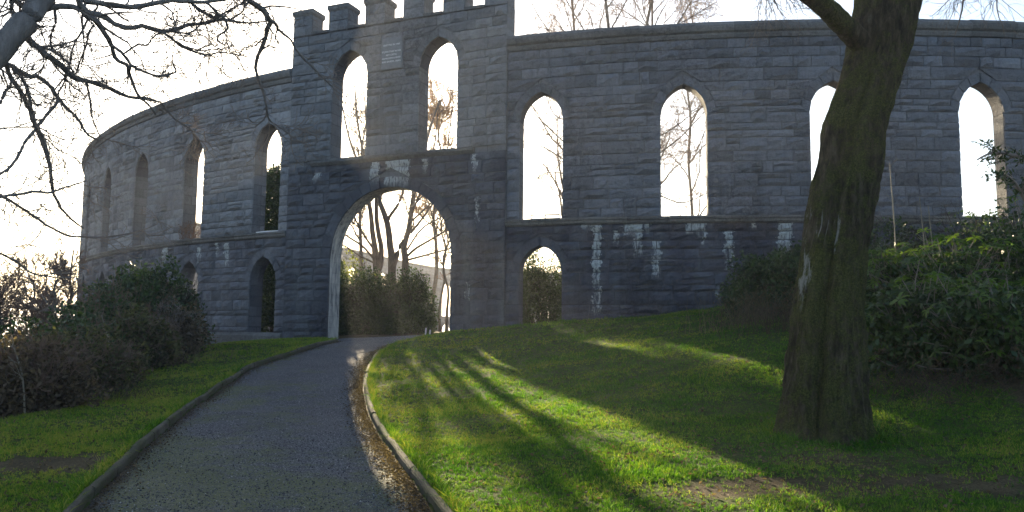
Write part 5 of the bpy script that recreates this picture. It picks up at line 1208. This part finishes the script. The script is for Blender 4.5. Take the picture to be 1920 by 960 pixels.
scatter('grass', np.column_stack([ek, ground(ek[:, 0], ek[:, 1])]), rgg.uniform(.6, 1.2, len(ek)), long_t, 'longer grass tufts fringing the kerbs, the trunk foot and the wall foot')
# leaf litter along the right edge of the path, thinner along the left
def litter_leaf(seed, mat, s=.013):
    rg = np.random.default_rng(seed); V = np.array([(-s, 0, .002), (0, -s*.6, .004+rg.uniform(0, .006)), (s, 0, rg.uniform(0, .008)), (0, s*.6, .004+rg.uniform(0, .006)), (0, 0, .001)])
    o = mesh_obj('litter_source', V, [(0, 1, 4), (1, 2, 4), (2, 3, 4), (3, 0, 4)], mat, None, tone=[rg.uniform(0, 1)]*5); COL.objects.unlink(o); return o
cr = resample(RKc, 16000); t_ = np.gradient(cr, axis=0); t_ /= np.linalg.norm(t_, axis=1)[:, None]; nn = np.stack([-t_[:, 1], t_[:, 0]], 1)
q1 = cr+nn*(.06+np.abs(rgg.normal(size=(16000, 1)))*.13); cr = resample(LKc, 3000); t_ = np.gradient(cr, axis=0); t_ /= np.linalg.norm(t_, axis=1)[:, None]; nn = np.stack([t_[:, 1], -t_[:, 0]], 1)
q2 = cr+nn*(.06+np.abs(rgg.normal(size=(3000, 1)))*.12); q = np.vstack([q1, q2]); q = q[(q[:, 1] > 3.5)]
zz = ground(q[:, 0], q[:, 1])-.058+.012
scatter('leaf_litter', np.column_stack([q, zz]), rgg.uniform(.5, 1.25, len(q)), [litter_leaf(s_, M_LEAF_B) for s_ in range(5)], 'brown leaf litter gathered along the path edges', cat='leaves', tilt=.35)
q = dens_pts([(4.2, 8, 60), (8, 14, 22), (14, 22, 6)]); q = q[in_path(q) < -.05]; q = q[np.hypot(q[:, 0]-CX, q[:, 1]-CY) > RAD+.2]
scatter('leaf_litter', np.column_stack([q, ground(q[:, 0], q[:, 1])+.02]), rgg.uniform(.6, 1.3, len(q)), [litter_leaf(40+s_, M_LEAF_B, .02) for s_ in range(3)], 'scattered dead leaves lying in the lawn grass', cat='leaves', tilt=.5)
# grit on the path
def chip_src(seed):
    rg = np.random.default_rng(seed); s = .007; V = np.array([(s, 0, 0), (0, s, 0), (-s, 0, 0), (0, -s, 0), (0, 0, s*.8), (0, 0, -s*.5)])*rg.uniform(.7, 1.3, (6, 3))
    o = mesh_obj('grit_source', V, [(0, 1, 4), (1, 2, 4), (2, 3, 4), (3, 0, 4), (1, 0, 5), (2, 1, 5), (3, 2, 5), (0, 3, 5)], M_GRIT, None); COL.objects.unlink(o); return o
n = NB('grit'); oi = n.n('ShaderNodeObjectInfo'); M_GRIT = n.done(n.ramp(oi.outputs['Random'], [(0., (.035, .037, .044)), (.6, (.09, .092, .10)), (.93, (.18, .18, .18)), (1., (.42, .41, .39))]), .8)
q = dens_pts([(4.5, 7, 700), (7, 10, 420), (10, 14, 150)]); q = q[in_path(q) > .05]
# height of the strip at those points
dl = np.clip(in_path(q)/1.35, 0, 1); zz = ground(q[:, 0], q[:, 1])-.065+.03*(1-(1-dl)**2)+.003
scatter('gravel', np.column_stack([q, zz]), rgg.uniform(.4, 1.3, len(q)), [chip_src(s_) for s_ in range(4)], 'loose grit lying on the tarmac path', cat='gravel', tilt=1.)
# ------------------------------------------------------------------ the misty winter air
hm = bpy.data.materials.new('haze'); hm.use_nodes = True; hn = hm.node_tree; hn.nodes.remove(hn.nodes['Principled BSDF'])
pv = hn.nodes.new('ShaderNodeVolumePrincipled'); pv.inputs['Color'].default_value = (.95, .96, 1, 1); pv.inputs['Density'].default_value = HAZE; pv.inputs['Anisotropy'].default_value = HAZE_G
hn.links.new(pv.outputs[0], hn.nodes['Material Output'].inputs['Volume'])
HX = 24000; V = [(x_, y_, z_) for z_ in (-75, 32) for y_ in (-8000, 29000) for x_ in (-HX, HX)]
hz_ = mesh_obj('haze', V, [(0, 2, 3, 1), (4, 5, 7, 6), (0, 1, 5, 4), (2, 6, 7, 3), (0, 4, 6, 2), (1, 3, 7, 5)], hm, None); tag(hz_, 'thin bright winter haze filling the air', kind='stuff')
print('SCRIPT OK', len(bpy.data.objects), sum(len(m.polygons) for m in bpy.data.meshes))
